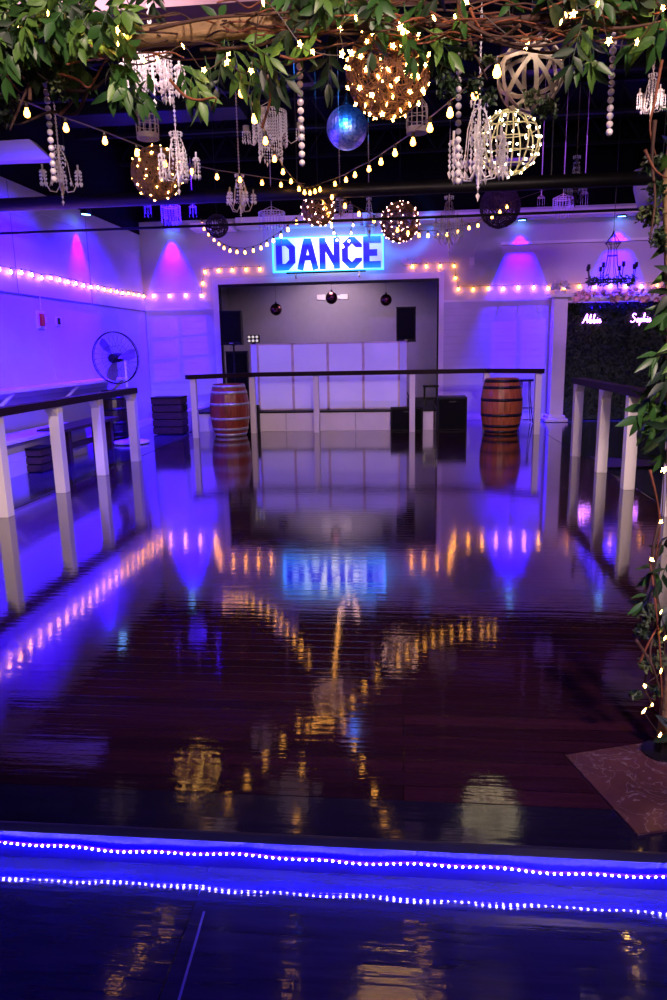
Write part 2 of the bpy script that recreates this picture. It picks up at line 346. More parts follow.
# white soffits
def solid(name, mb, m, label, cat, group=None): return tag(mb.build(name, m), label, cat, group)
so = MB(); a = at(-30, 143, 8.2); b_ = at(29, 139, 8.2); c_ = at(50, 159, 8.2); d_ = at(-30, 161, 8.2)
so.prism([(XL, a.z), (b_.x, b_.z), (c_.x, c_.z), (XL, d_.z)], 8.2, 8.36)
struct('soffit', so, 'white_paint')
struct('soffit', MB().box((XL+1.2, 14.55, ZT+.0), (-3.35, YB, ZT+.12)).box((-3.3, 14.6, ZT+.02), (-.6, YB, ZT+.2)).box((.2, 14.6, ZT+.02), (XR, YB, ZT+.14)), 'white_paint')
struct('soffit', MB().box((.9, 12.2, 4.30), (2.0, 12.5, 4.35)), 'header_dim')
zb_ = at(333, 11, 3.75).z
struct('soffit', MB().box((XL, 3.6, zb_), (XR, 3.75, ZC)), mat('header', (150, 118, 136), .7))

# hanging pipes
p0, p1 = at(-60, 203, 8.5), at(720, 176, 8.5)
z8 = (p0.z+p1.z)/2 - .01
t = thing('ceiling_pipe', (0, 8.55, z8), 'thick dark steel pipe spanning the hall below the ceiling', 'pipe')
MB().tube([(XL, 0, 0), (XR, 0, 0)], .075, 14).build('pipe', 'steel_dark', t, True)
for x in (-3.9, -1.2, 1.6, 4.4):
    MB().tube([(x, 0, .05), (x, 0, ZC-z8)], .008, 6).build('hanger_rod', 'steel_dark', t)
z12 = at(330, 221, 9.13).z
t = thing('hanging_cable', (0, 9.13, z12), 'thin black taut cable stretched across the hall before the back wall', 'cable')
MB().tube([(XL, 0, 0), (-2, 0, -.0), (1, 0, 0), (XR, 0, 0)], .016, 8).build('cable', 'black', t, True)

# ------------------------------------------------------------------ step light strip
t = thing('light_strip', (0, FY, -.07), 'wavy strip of tiny white-violet lights along the front step', 'light strip')
def stripz(x): return -.072 + .004*math.sin(x*9) + .003*math.sin(x*23+1)
MB().tube([(x*.05, -.004, stripz(x*.05)+.07) for x in range(-60, 60)], .004, 5).build('tape', 'led_tape', t)
xs_ = sorted([-1.62 + .0212*k for k in range(130)], key=lambda v: abs(v+.25))
for x in xs_[:100]: inst('diode', 'diode', lambda: MB().ball((0, 0, 0), .0032, 8, 5), 'led_white', t, (x, -.010, stripz(x)+.07))
rest = MB()
for x in xs_[100:]: rest.ball((x, -.010, stripz(x)+.07), .0032, 8, 5)
rest.build('diode_row', 'led_white', t)['kind'] = 'stuff'
a, b_ = atz(204, 912, LOW+.002), atz(176, 1010, LOW+.002)
struct('trim_11', MB().beam(a, b_, .006, .004), mat('seam_line', (96, 84, 150), .6))
# ------------------------------------------------------------------ railings
def railing(pts, posts, braces, h, label, ph=.115, rh=.075, rw=.14, darker=None):
    base = Vector((*pts[0], 0)); t = thing('wooden_railing', base, label, 'railing', 'white-posted railings around the dance floor')
    r = MB(off=base)
    for a, b in zip(pts, pts[1:]):
        a_ = Vector((*a, h-rh/2)); b2 = Vector((*b, h-rh/2)); r.beam(a_, b2, rw, rh)
    r.build('handrail', 'black_rail', t)
    for x, y in posts: MB(off=base).box((x-ph/2, y-ph/2, 0), (x+ph/2, y+ph/2, h-rh), bev=.004).build('post', 'white_paint', t)
    for (x, y), (dx, dy) in braces:
        L_ = .10; z = h-rh
        m_ = MB(off=base); q = Vector((x+dx*ph/2, y+dy*ph/2, 0)); s_ = Vector((-dy, dx, 0))*ph/2*.9
        m_.add([q-s_+Vector((0, 0, z)), q+s_+Vector((0, 0, z)), q-s_+Vector((0, 0, z-L_)), q+s_+Vector((0, 0, z-L_)), q-s_+Vector((dx*L_, dy*L_, z)), q+s_+Vector((dx*L_, dy*L_, z))],
               [(0, 1, 3, 2), (2, 3, 5, 4), (0, 4, 5, 1), (0, 2, 4), (1, 5, 3)]).build('brace', 'white_paint', t)
    return t
lp = [(-3.76, y) for y in (5.1, 6.26, 7.43, 8.51, 9.65)]
railing([(-3.76, 4.6), (-3.76, 9.72)], lp, [((x, y), (0, -1)) for x, y in lp[2:]], 1.02, 'dark-topped railing with white posts along the left edge of the dance floor')
rp = [(2.33, y) for y in (9.91, 8.63, 7.59, 6.38, 5.2)]
railing([(2.33, 9.98), (2.33, 4.6)], rp, [(rp[0], (0, -1)), (rp[1], (0, -1))], 1.05, 'dark-topped railing with white posts before the hedge wall on the right')
bp_ = [(-3.65, 12.28), (-2.75, 12.95), (-1.58, 12.95), (.15, 12.95), (1.45, 12.95), (2.25, 12.42)]
railing([(-3.74, 12.2), (-2.75, 12.95), (1.45, 12.95), (2.31, 12.37)], bp_, [], 1.10, 'long dark-topped railing with white posts in front of the stage', ph=.10)

# ------------------------------------------------------------------ barrels
def barrel(loc, label, body, hoop, R=.33, H=.90, rim=.78):
    t = thing('oak_barrel', loc, label, 'barrel', 'oak barrels around the dance floor')
    def rad(z): u = (z/H-.5)*2; return R*(1-(1-rim)*abs(u)**2.0)
    n = 22; b = MB(); prof = [H*i/12 for i in range(13)]; vs = []; fs = []
    for z in prof:
        for j in range(n*2):
            r = rad(z)*(1 if j % 2 else .988); vs.append((r*math.cos(PI*j/n), r*math.sin(PI*j/n), z))
    k = n*2
    fs = [(i*k+j, i*k+(j+1) % k, (i+1)*k+(j+1) % k, (i+1)*k+j) for i in range(12) for j in range(k)]
    b.add(vs, fs); b.build('staves', body, t)
    MB().lathe([(rad(H)-.02, H-.05), (rad(H)-.02, H-.03), (.01, H-.03)], n=30).build('barrel_head', body, t)
    MB().lathe([(rad(H)-.025, H), (rad(H)+.001, H), (rad(H)+.001, H-.03), (rad(H)-.025, H-.03)], n=30, close=True).build('rim', body, t)
    for z in (.035, .13, .31, .56, .76, .865):
        MB().lathe([(rad(z*H/.9-.024)+.005, z*H/.9-.024), (rad(z*H/.9+.024)+.005, z*H/.9+.024), (rad(z*H/.9+.024)-.006, z*H/.9+.024), (rad(z*H/.9-.024)-.006, z*H/.9-.024)], n=44, close=True).build('hoop', hoop, t, True)
    return t
barrel((-3.11, 12.62, 0), 'reddish oak barrel with bright steel hoops left of the stage', 'oak_red', 'hoop', R=.355, H=.92)
barrel((1.69, 12.70, 0), 'brown oak barrel with dull dark hoops at the right end of the stage railing', 'oak', 'hoop_dark', R=.355, H=.94)
barrel((-5.10, 12.25, 0), 'dark oak barrel behind the pedestal fan at the left wall', 'oak_dark', 'hoop_dark', R=.26, H=.86)

# ------------------------------------------------------------------ pedestal fan
hub = at(115.5, 358, 11.6); fb = Vector((hub.x+.14, 11.65, 0))
t = thing('pedestal_fan', fb, 'large black industrial fan on a pale pole by the left railing', 'fan')
o = MB().lathe([(.01, .0), (.30, .0), (.30, .03), (.22, .045), (.05, .07), (.03, .12), (.0, .12)], n=28).build('base', 'white_paint', t, True)
MB().tube([(0, 0, .1), (0, 0, .75)], .028, 12).tube([(0, 0, .7), (0, 0, hub.z-.05)], .02, 12).build('pole', 'white_paint', t, True)
MB().lathe([(.035, .72), (.042, .73), (.042, .79), (.035, .80)], n=14).build('collar', 'black', t)
hl = hub - fb; A = Vector((-.18, -1, -.05)).normalized()
MB().tube([hl+A*.02, hl-A*.16, hl-A*.19], [.075, .07, .04], 16).build('motor', 'black', t, True)
g = MB(); Ra = .42; q = Vector((0, 0, 1)).rotation_difference(A).to_matrix()
def ring(mb, r, d, tr, n=44): mb.tube([hl + A*d + q @ Vector((r*math.cos(2*PI*i/n), r*math.sin(2*PI*i/n), 0)) for i in range(n)], tr, 5, closed=True)
for dd in (.09, -.09):
    s_ = 1 if dd > 0 else -1
    for i in range(26):
        a = 2*PI*i/26
        pts = [hl + A*(s_*(.02+.085*math.cos(u*PI/2))) + q @ Vector((math.cos(a+.12*u)*r, math.sin(a+.12*u)*r, 0)) for u, r in ((0, .06), (.35, .19), (.75, .35), (1, Ra))]
        g.tube(pts, .0016, 4)
    ring(g, .07, s_*.1, .004, 20); ring(g, .2, s_*.085, .002)
ring(g, Ra, .02, .009); ring(g, Ra, -.02, .006)
g.build('wire_guard', 'black', t)
MB().lathe([(.075, 0), (.075, .015), (.05, .03), (.0, .032)], hl+A*.09, 20, ax=A).build('guard_badge', 'black', t, True)
for k in range(3):
    bl = MB(); vs = []; 
    for i in range(7):
        r = .05+.33*i/6; w = .25+.42*math.sin(PI*min(1, i/6*.75+.15))
        for j in range(4):
            an = 2*PI*k/3 + w*(j/3-.5); vs.append(hl + A*(.03-.06*(j/3)) + q @ Vector((r*math.cos(an), r*math.sin(an), 0)))
    bl.add(vs, [(i*4+j, i*4+j+1, i*4+j+5, i*4+j+4) for i in range(6) for j in range(3)])
    bl.build('blade', 'fan_blade', t, True)

# ------------------------------------------------------------------ left side seating
t = thing('wall_bench', (XL, 9.3, -.012), 'white slat-fronted bench built low along the left wall', 'bench')
MB().box((.005, -2.6, .42), (.56, 1.35, .47), bev=.006).build('seat', 'white_paint', t)
MB().box((.05, -2.55, 0), (.50, 1.3, .42)).build('slatted_front', 'bench_slat', t)
t = thing('bar_counter', (XL, 10.2, -.012), 'long narrow white bar counter fixed along the left wall', 'counter')
MB().box((.005, -3.8, 1.03), (.42, 2.5, 1.075), bev=.006).build('counter_top', 'white_paint', t)
MB().box((.005, -3.8, .93), (.04, 2.5, 1.03)).build('wall_rail', 'white_paint', t)
for yy in (-3.2, -1.3, .6, 2.4):
    MB().beam((.02, yy, .72), (.36, yy, 1.03), .04, .04).build('bracket', 'white_paint', t)
def dark_bench(loc, L, W, H, label):
    t = thing('low_bench', loc, label, 'bench')
    for i in range(3): MB().box((-W/2+i*W/3+.004, -L/2, H-.045), (-W/2+(i+1)*W/3-.004, L/2, H), bev=.004).build('top_plank', 'crate', t)
    for sy in (-1, 1):
        for sx in (-1, 1): MB().box((sx*(W/2-.09)-.04, sy*(L/2-.22)-.045, 0), (sx*(W/2-.09)+.04, sy*(L/2-.22)+.045, H-.045)).build('leg', 'crate', t)
        MB().box((-W/2+.1, sy*(L/2-.22)-.02, .14), (W/2-.1, sy*(L/2-.22)+.02, .22)).build('stretcher', 'crate', t)
    MB().box((-.02, -L/2+.22, .16), (.02, L/2-.22, .24)).build('rail', 'crate', t)
    return t
dark_bench((-4.82, 10.3, -.012), 1.9, .42, .50, 'dark wooden bench with plank top between the left railing and the wall')
def crate(loc, w, d, h, n, label, rz=0, handle=True, name='wooden_crate', grp='dark slatted crates beside the dance floor', m='crate'):
    t = thing(name, loc, label, 'crate', grp, rz)
    MB().box((-w/2+.015, -d/2+.015, .0), (w/2-.015, d/2-.015, h-.02)).build('body', 'black', t)
    g = h/n
    for i in range(n):
        for a, b in (((-w/2, -d/2), (w/2, -d/2+.014)), ((-w/2, d/2-.014), (w/2, d/2)), ((-w/2, -d/2), (-w/2+.014, d/2)), ((w/2-.014, -d/2), (w/2, d/2))):
            pass
        MB().box((-w/2, -d/2, i*g+.012), (w/2, -d/2+.018, (i+1)*g-.01), bev=.003).box((-w/2, -d/2+.018, i*g+.012), (-w/2+.018, d/2, (i+1)*g-.01)).box((w/2-.018, -d/2+.018, i*g+.012), (w/2, d/2, (i+1)*g-.01)).build('slat', m, t)
    MB().box((-w/2-.008, -d/2-.008, h-.02), (w/2+.008, d/2+.008, h+.01), bev=.004).build('lid', 'black', t)
    if handle: MB().box((w/2, -.06, h*.62), (w/2+.05, .06, h*.8), bev=.01).build('handle', 'black', t)
    return t
crate((-4.80, 8.95, -.012), .22, .36, .31, 3, 'small dark slatted crate on the floor in front of the wall bench', 0, False)
c0 = at(171, 396, 13.0)
crate((-4.36, 13.05, 0), .56, .40, c0.z-.02, 5, 'dark slatted crate with a black side handle standing near the back left corner')
wb = MB().box((-4.30, 13.3, -.01), (-4.10, 14.5, .38), bev=.004)
solid('storage_box', wb, 'white_paint', 'low white box at the left end of the stage behind the crate', 'box')

# ------------------------------------------------------------------ stage
ST = .37; SX0, SX1, SY = -3.98, .68, 13.2
st = thing('stage_platform', (SX0, SY, 0), 'low stage platform with pale front and dark floor in the alcove', 'stage')
MB(off=(SX0, SY, 0)).box((SX0, SY, 0), (SX1-.1, SY+.04, ST-.03), bev=.003).box((SX0, SY, 0), (SX0+.04, 14.9, ST-.03)).box((SX1-.14, SY, 0), (SX1-.1, 14.9, ST-.03)).build('front_panel', 'white_paint', st)
MB(off=(SX0, SY, 0)).box((SX0-.01, SY-.015, ST-.03), (SX1-.09, 14.95, ST)).box((OX0+.03, 14.95, ST-.03), (OX1-.03, 16.48, ST)).build('deck', 'black', st)
for x in (-3.6, -2.2, -.9, .3): MB(off=(SX0, SY, 0)).box((x, SY-.006, .02), (x+.02, SY+.001, ST-.04)).build('panel_seam', 'wall', st)

# DJ facade: white lit panels in a folding frame
f0 = at(257, 343, 13.55); f4 = at(399, 342, 13.55); zt = (f0.z+f4.z)/2; zb = ST+.0
t = thing('booth_facade', (f0.x, 13.55, ST), 'folding facade of pale lavender lit panels on the stage', 'facade')
xs = [f0.x + (f4.x-f0.x)*k/4 for k in range(5)]
segs = [((xs[k], 13.55), (xs[k+1], 13.55)) for k in range(4)] + [((xs[0]-.22, 14.0), (xs[0], 13.55)), ((xs[4], 13.55), (xs[4]+.14, 14.0))]
for (a, b) in segs:
    o3 = Vector((f0.x, 13.55, ST)); a3 = Vector((*a, zb)); b3 = Vector((*b, zb)); d = (b3-a3).normalized(); up = Vector((0, 0, 1)); H = zt-zb
    w = .025
    MB(off=o3).beam(a3+d*w/2, a3+d*w/2+up*H, w, w, up=(0, 1, 0)).beam(b3-d*w/2, b3-d*w/2+up*H, w, w, up=(0, 1, 0)).beam(a3+up*(H-w/2), b3+up*(H-w/2), w, w).beam(a3+up*w/2, b3+up*w/2, w, w).build('panel_frame', 'dj_frame', t)
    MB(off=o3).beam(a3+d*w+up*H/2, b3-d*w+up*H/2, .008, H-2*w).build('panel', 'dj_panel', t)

def speaker(loc, w, d, h, label, rz=0, m='black', top=.0):
    t = thing('loudspeaker', loc, label, 'speaker', 'black loudspeakers', rz)
    pf = [(-w/2, -d/2), (w/2, -d/2), (w/2*.8, d/2), (-w/2*.8, d/2)]
    vs = [(x, y, z) for z in (0, h) for x, y in pf]
    MB().add(vs, [(3, 2, 1, 0), (4, 5, 6, 7), (0, 1, 5, 4), (1, 2, 6, 5), (2, 3, 7, 6), (3, 0, 4, 7)]).build('cabinet', m, t)
    MB().box((-w/2+.02, -d/2-.012, .09*h), (w/2-.02, -d/2+.001, h*.96), bev=.004).build('grille', 'grille', t)
    MB().box((-.04, -d/2-.014, .035*h), (.04, -d/2-.0, .07*h), bev=.002).build('badge', 'chrome', t)
    MB().box((-w/2-.004, -d/2-.004, -.0), (w/2+.004, -d/2+.03, .03)).build('bumper', 'black', t)
    MB().box((-w/2-.004, -d/2-.004, h-.03), (w/2+.004, -d/2+.03, h+.0)).build('bumper', 'black', t)
    return t
s1 = at(233, 345, 14.2); s1t = at(233, 311, 14.2)
s2 = at(234, 400, 14.3)
speaker((s1.x, 14.25, s1.z), .42, .36, s1t.z-s1.z, 'black loudspeaker on a pole at the left of the stage above another')
speaker((s1.x+.0, 14.62, ST), .44, .34, s1.z-ST-.12, 'tall black loudspeaker standing on the stage behind the left pole')
r1 = at(406, 342, 14.2); r1t = at(406, 307, 14.2)
speaker((r1.x, 14.25, r1.z), .37, .34, r1t.z-r1.z, 'black loudspeaker on a tall pole at the right of the stage')
def stand(loc, h, label, legs=True):
    t = thing('speaker_stand', loc, label, 'stand', 'black speaker poles')
    MB().tube([(0, 0, .04), (0, 0, h)], .017, 10).build('pole', 'black', t, True)
    MB().lathe([(.03, h*.5), (.034, h*.51), (.034, h*.56), (.02, h*.57)], n=12).build('collar', 'black', t)
    MB().lathe([(.05, h-.012), (.05, h-.002)], n=12).build('mount_plate', 'black', t)
    for k in range(3):
        a = k*2*PI/3+.5; MB().tube([(0, 0, .30), (.15*math.cos(a), .15*math.sin(a), .01)], .011, 6).build('leg', 'black', t)
    return t
stand((s1.x, 14.25, ST), s1.z-ST, 'black pole under the left stage loudspeaker')
stand((r1.x, 14.25, ST), r1.z-ST, 'black pole under the right stage loudspeaker')
# subwoofers in front
def sub(x0, x1, y0, y1, z1, label, name='subwoofer'):
    w = x1-x0; d = y1-y0; t = thing(name, ((x0+x1)/2, (y0+y1)/2, 0), label, 'speaker', 'black bass cabinets on the floor before the stage')
    MB().box((-w/2, -d/2, 0), (w/2, d/2, z1), bev=.012).build('cabinet', 'black', t)
    MB().box((-w/2+.025, -d/2-.01, .03), (w/2-.025, -d/2+.002, z1-.035), bev=.004).build('grille', 'grille', t)
    MB().box((-.06, -d/2-.014, z1-.09), (.06, -d/2-.008, z1-.07)).build('badge', 'hoop_dark', t)
    return t
def gx(px_, y, Y): return at(px_, y, Y).x
sub(gx(246, 420, 13.06), gx(259, 420, 13.06), 13.04, 13.18, at(255, 405, 13.1).z, 'narrow black bass cabinet tucked behind the reddish barrel')
sub(gx(390.5, 420, 13.04), gx(423, 420, 13.04), 13.04, 13.18, at(406, 407, 13.08).z, 'black bass cabinet against the stage front under the right pole')
sub(gx(437.5, 420, 13.05), gx(467, 420, 13.05), 13.05, 13.55, at(452, 397, 13.1).z, 'taller black bass cabinet at the right end of the stage')
# small light bar with six lenses
lb = at(253, 337.5, 13.62)
t = thing('stage_light', (lb.x, 13.66, zt+.001), 'small black light head with six round lenses atop the facade corner', 'light')
MB().box((-.12, -.04, .02), (.12, .04, .17), bev=.02).build('housing', 'black', t)
MB().box((-.03, -.03, .0), (.03, .03, .03)).build('foot', 'black', t)
for i in range(3):
    for j in range(2): MB().lathe([(.026, 0), (.026, .012), (.0, .016)], (-.075+.075*i, -.04, .06+.07*j), 12, ax=(0, -1, 0)).build('lens', 'lens_white', t, True)
# black stool + equipment table right of stage
k0 = at(431, 397, 13.9)
t = thing('wooden_stool', (k0.x, 14.1, ST), 'small black stool on the right end of the stage', 'stool')
MB().box((-.15, -.13, .36), (.15, .13, .40), bev=.006).build('seat', 'black_gloss', t)
for sx in (-1, 1):
    for sy in (-1, 1): MB().beam((sx*.12, sy*.1, 0), (sx*.12, sy*.1, .36), .035, .035).build('leg', 'black_gloss', t)
MB().box((-.12, -.11, .13), (.12, -.09, .17)).build('stretcher', 'black_gloss', t)
# tall metal stool behind the right barrel
t = thing('bar_stool', (2.36, 14.35, 0), 'tall silver-legged stool behind the brown barrel', 'stool')
MB().lathe([(.01, .80), (.15, .80), (.16, .82), (.15, .84), (.01, .84)], n=20).build('seat', 'black', t, True)
for k in range(4):
    a = PI/4+k*PI/2; MB().tube([(.11*math.cos(a), .11*math.sin(a), .80), (.12*math.cos(a), .12*math.sin(a), .5), (.20*math.cos(a), .20*math.sin(a), 0)], .011, 8).build('leg', 'chrome', t, True)
MB().tube([(.165*math.cos(2*PI*i/20), .165*math.sin(2*PI*i/20), .28) for i in range(20)], .009, 6, closed=True).build('foot_ring', 'chrome', t, True)
# alcove hanging balls and emergency light
def faceted(mb, c, r, n=18, m=12):
    return mb.ball(c, r, n, m)
def mirror_mat(name, c1, c2, rough=.08, metal=1.0, sc_=1):
    mt = bpy.data.materials.new(name); mt.use_nodes = True; nt = mt.node_tree; b = nt.nodes['Principled BSDF']; L = nt.links.new
    ge = nt.nodes.new('ShaderNodeTexCoord'); wn = nt.nodes.new('ShaderNodeTexVoronoi'); wn.inputs['Scale'].default_value = 26*sc_; L(ge.outputs['Object'], wn.inputs['Vector'])
    cr = nt.nodes.new('ShaderNodeValToRGB'); cr.color_ramp.elements[0].color = (*s2l(c1), 1); cr.color_ramp.elements[1].color = (*s2l(c2), 1)
    L(wn.outputs['Color'], cr.inputs[0]); L(cr.outputs[0], b.inputs['Base Color']); b.inputs['Metallic'].default_value = metal; b.inputs['Roughness'].default_value = rough
    return mt
M['mirror'] = mirror_mat('mirror', (90, 130, 190), (240, 245, 255), .38)
M['mirror_dark'] = mirror_mat('mirror_dark', (40, 18, 24), (120, 70, 80), .25)
for (x, y, r, m_, lab) in ((276, 309.5, .125, 'mirror_dark', 'dark hanging mirror ball at the left in the stage alcove'), (331.5, 298, .125, 'mirror_dark', 'small glittering mirror ball hanging in the middle of the alcove'), (386, 300, .12, 'mirror_dark', 'dark hanging mirror ball at the right in the stage alcove')):
    p = at(x, y, 15.3)
    t = thing('mirror_ball', (p.x, p.y, p.z), lab, 'mirror ball')
    MB().ball((0, 0, 0), r, 22, 14).build('ball', m_, t)
    MB().tube([(0, 0, r-.01), (0, 0, r+.03)], .02, 10).build('cap', 'black', t)
    MB().tube([(0, 0, r), (0, 0, 3.1-p.z)], .003, 5).build('hanging_wire', 'wire_dark', t)
p = at(331, 297, 16.45)
t = thing('emergency_light', (p.x, 16.5, p.z), 'white emergency light box high on the alcove wall', 'light')
MB().box((-.32, -.05, -.06), (-.13, 0, .06), bev=.01).build('lamp_box', 'white_paint', t)
MB().box((.20, -.05, -.06), (.38, 0, .06), bev=.01).build('lamp_box', 'white_paint', t)
MB().box((-.13, -.03, -.03), (.2, 0, .03)).build('housing', 'white_paint', t)

# ------------------------------------------------------------------ DANCE sign
sg = (Vector((-2.61, 15, 3.67)) + Vector((-.41, 15, 3.03)))/2
SW, SH = 1.10, .318
SY2 = 14.86
t = thing('dance_sign', (sg.x, SY2, 3.35), 'lit blue and white DANCE letter sign above the stage opening', 'sign')
MB().box((-SW, 0, -SH), (SW, .05, SH)).build('back_panel', 'sign_panel', t)
e = MB(); w = .014
e.box((-SW-w, -.05, -SH-w), (SW+w, .06, -SH)).box((-SW-w, -.05, SH), (SW+w, .06, SH+w)).box((-SW-w, -.05, -SH), (-SW, .06, SH)).box((SW, -.05, -SH), (SW+w, .06, SH))
e.build('lit_frame', 'sign_edge', t)
h = .235; lw = .125; c = .11
def letter(ch, x, w_):
    b = MB(); y0, y1 = -.055, -.004; ww = w_-lw; hh = 2*h
    if ch == 'D': b.stroke([(x, -h), (x+ww-c, -h), (x+ww, -h+c), (x+ww, h-c), (x+ww-c, h), (x, h)], lw, y0, y1, closed=True)
    if ch == 'A':
        b.stroke([(x-.02, -h-lw/2), (x+ww/2-.03, h)], lw*.95, y0, y1).stroke([(x+ww/2+.03, h), (x+ww+.02, -h-lw/2)], lw*.95, y0, y1).prism([(x+.06, -.12), (x+ww-.06, -.12), (x+ww-.10, -.02), (x+.10, -.02)], y0+.001, y1-.001)
        b.prism([(x+ww/2-.08, h-.04), (x+ww/2+.08, h-.04), (x+ww/2+.075, h+lw/2), (x+ww/2-.075, h+lw/2)], y0-.0005, y1+.0005)
    if ch == 'N':
        b.prism([(x-lw/2, -h-lw/2), (x+lw/2, -h-lw/2), (x+lw/2, h+lw/2), (x-lw/2, h+lw/2)], y0, y1).prism([(x+ww-lw/2, -h-lw/2), (x+ww+lw/2, -h-lw/2), (x+ww+lw/2, h+lw/2), (x+ww-lw/2, h+lw/2)], y0, y1)
        b.prism([(x+lw/2-.03, h+lw/2), (x+lw/2-.03, h-.14), (x+ww-lw/2+.03, -h-lw/2), (x+ww-lw/2+.03, -h+.14)], y0-.0005, y1+.0005)
    if ch == 'C': b.stroke([(x+ww, h*.42), (x+ww, h-c), (x+ww-c, h), (x+c, h), (x, h-c), (x, -h+c), (x+c, -h), (x+ww-c, -h), (x+ww, -h+c), (x+ww, -h*.42)], lw, y0, y1)
    if ch == 'E':
        b.prism([(x-lw/2, -h-lw/2), (x+lw/2, -h-lw/2), (x+lw/2, h+lw/2), (x-lw/2, h+lw/2)], y0, y1)
        for z in (-h, -.01, h): b.prism([(x+lw/2-.01, z-lw/2), (x+ww+(.05 if abs(z) > .1 else -.02), z-lw/2), (x+ww+(.05 if abs(z) > .1 else -.02), z+lw/2), (x+lw/2-.01, z+lw/2)], y0+.0005, y1-.0005)
    b.build('letter', 'sign_letter', t)
for ch, x, w_ in (('D', -1.0, .39), ('A', -.56, .40), ('N', -.125, .41), ('C', .325, .40), ('E', .75, .36)): letter(ch, x+.02, w_)
for x in (-.66, .62): MB().box((x-.012, .0, -SH-.14), (x+.012, .02, -SH-w)).box((x-.012, .0, -SH-.14), (x+.012, .15, -SH-.12)).build('bracket', 'chrome', t)
MB().box((-.85, .0, -SH-.045), (.75, .03, -SH-w)).build('mounting_bar', 'black', t)

# ------------------------------------------------------------------ string lights
def bulb_mb(): return MB().lathe([(.008, .028), (.010, .018), (.0165, .002), (.018, -.008), (.014, -.019), (.004, -.024)], n=10)
def sock_mb(): return MB().lathe([(.008, .060), (.012, .056), (.012, .028), (.008, .026)], n=8)
def interp(pts, u):
    pass
def string(pts, label, group, m='bulb', sag=0, s=1.0, extra=(), cable=True, bulb_px=None):
    """pts: world points where bulbs hang; extra: cable-only points before/after"""
    base = pts[0].copy(); t = thing('string_lights', base, label, 'string lights', group)
    up = Vector((0, 0, .058*s))
    cp = ([Vector(p) for p in extra[0]] if extra else []) + [p+up for p in pts] + ([Vector(p) for p in extra[1]] if extra else [])
    MB(off=base).tube(cp, .0045, 5).build('cable', 'wire', t)
    for p in pts:
        b = inst('bulb', 'bulb'+m, bulb_mb, m, t, p-base, scale=s)
        inst('socket', 'socket', sock_mb, 'socket', b, (0, 0, 0))
    return t
def persp(px_, Y0, Y1):
    n = len(px_); L_ = [0]
    for a, b in zip(px_, px_[1:]): L_.append(L_[-1]+math.hypot(b[0]-a[0], b[1]-a[1]))
    return [at(x, y, 1/((1/Y0)*(1-l/L_[-1]) + (1/Y1)*l/L_[-1])) for (x, y), l in zip(px_, L_)]
G = 'bulb strings hung across the hall'
A_ = persp([(27, 113), (66, 128), (105, 141), (137, 153), (165, 164), (192, 172), (217, 177), (240, 180), (262, 183), (281, 185)], 4.2, 8.4)
string(A_, 'long bulb string running from the upper left corner to the central wicker ball', G, extra=([at(-20, 88, 3.7)], [at(305, 184, 8.4)]))
B_ = persp([(242, 92), (254.5, 119), (265.5, 141), (274.5, 159), (283, 172), (291, 181.5)], 3.6, 8.3)
string(B_, 'short steep bulb string falling from the branch arch past the crystal chandelier', G, extra=([at(234, 62, 2.7)], [at(303, 188, 8.4)]))
H_ = [at(299, 189, 8.3), at(304.5, 192.5, 8.35), at(310, 193, 8.4), at(315, 191.5, 8.4), at(320, 189.5, 8.4)]
C_ = persp([(335, 184), (346, 180), (355, 175), (369, 169), (381, 162), (395, 153), (413, 142), (430, 128), (450, 113), (475, 94), (497, 72)], 8.4, 3.4)
string(H_+C_, 'bulb string rising from the central hub to the upper right by the strap orb', G, extra=([at(297, 187, 8.3)], [at(527, 47, 2.9), at(545, 28, 2.6)]))
E_ = persp([(296.5, 222.5), (288, 229.6), (281, 236), (273.4, 240.7), (267, 244.5), (261, 248), (253.4, 250.7), (245, 252.4), (237, 252), (230, 250.7), (224, 248), (219, 244), (214, 240), (208.6, 234.5), (204, 229), (202, 224)], 10.2, 14.6)
string(E_, 'drooping bulb garland from the central ball to the back wall left of the sign', G, s=1.15, extra=([at(308, 205, 8.6)], [at(200, 218, 14.9)]))
D_ = persp([(332, 197), (345, 206), (359, 214), (374, 220.6), (397.5, 230), (408, 233), (419, 235.4), (428, 235.6), (437.4, 235.4), (447, 234.5), (458, 232), (469, 228), (478, 225.5), (492, 217), (500, 212), (507, 207)], 8.5, 12.7)
string(D_, 'bulb string drooping from the central hub to the right behind the dark wicker ball', G, s=1.1, extra=([at(322, 190, 8.4)], [at(545, 190, 13.4)]))
S_ = persp([(321, 195), (322.5, 199), (324, 203), (325.3, 206.5), (326.5, 209.8), (327.6, 212.8), (328.6, 215.5), (329.5, 218), (330.3, 220.2), (331, 222.2), (331.6, 224)], 9.3, 12.9)
string(S_, 'bulb string running back from the central hub to the sign behind a wicker ball', G, extra=([at(318, 188, 8.4)], []))
L2 = persp([(331.5, 226.5), (334, 233), (337, 240), (343, 246.5), (349, 241), (351, 233), (353, 225)], 12.8, 13.3)
string(L2, 'small loop of bulbs dangling in front of the lit sign', G, m='bulb_pink', s=1.0, extra=([at(331.6, 223, 12.95)], [at(353, 205, 13.3)]))
GW = 'bulb strings fixed along the walls'
def wallrow(p, q, n, ax): return [Vector(p).lerp(Vector(q), i/(n-1)) for i in range(n)]
def jit(l, a=.012): return [p+Vector((0, 0, random.uniform(-a, a))) for p in l]
string(jit(wallrow((XL+.05, 6.3, 2.61), (XL+.05, 14.85, 2.63), 31, 'y')), 'straight row of glowing bulbs along the left wall', GW, m='bulb_wall', s=.95)
string(jit(wallrow((-5.18, 14.95, 2.64), (-4.16, 14.95, 2.62), 4, 'x')) + [Vector((-4.12, 14.95, 2.86))] + jit(wallrow((-4.06, 14.95, 3.09), (-2.92, 14.95, 3.10), 5, 'x')), 'stepped row of bulbs on the back wall left of the sign', GW, m='bulb_wall', s=1.05)
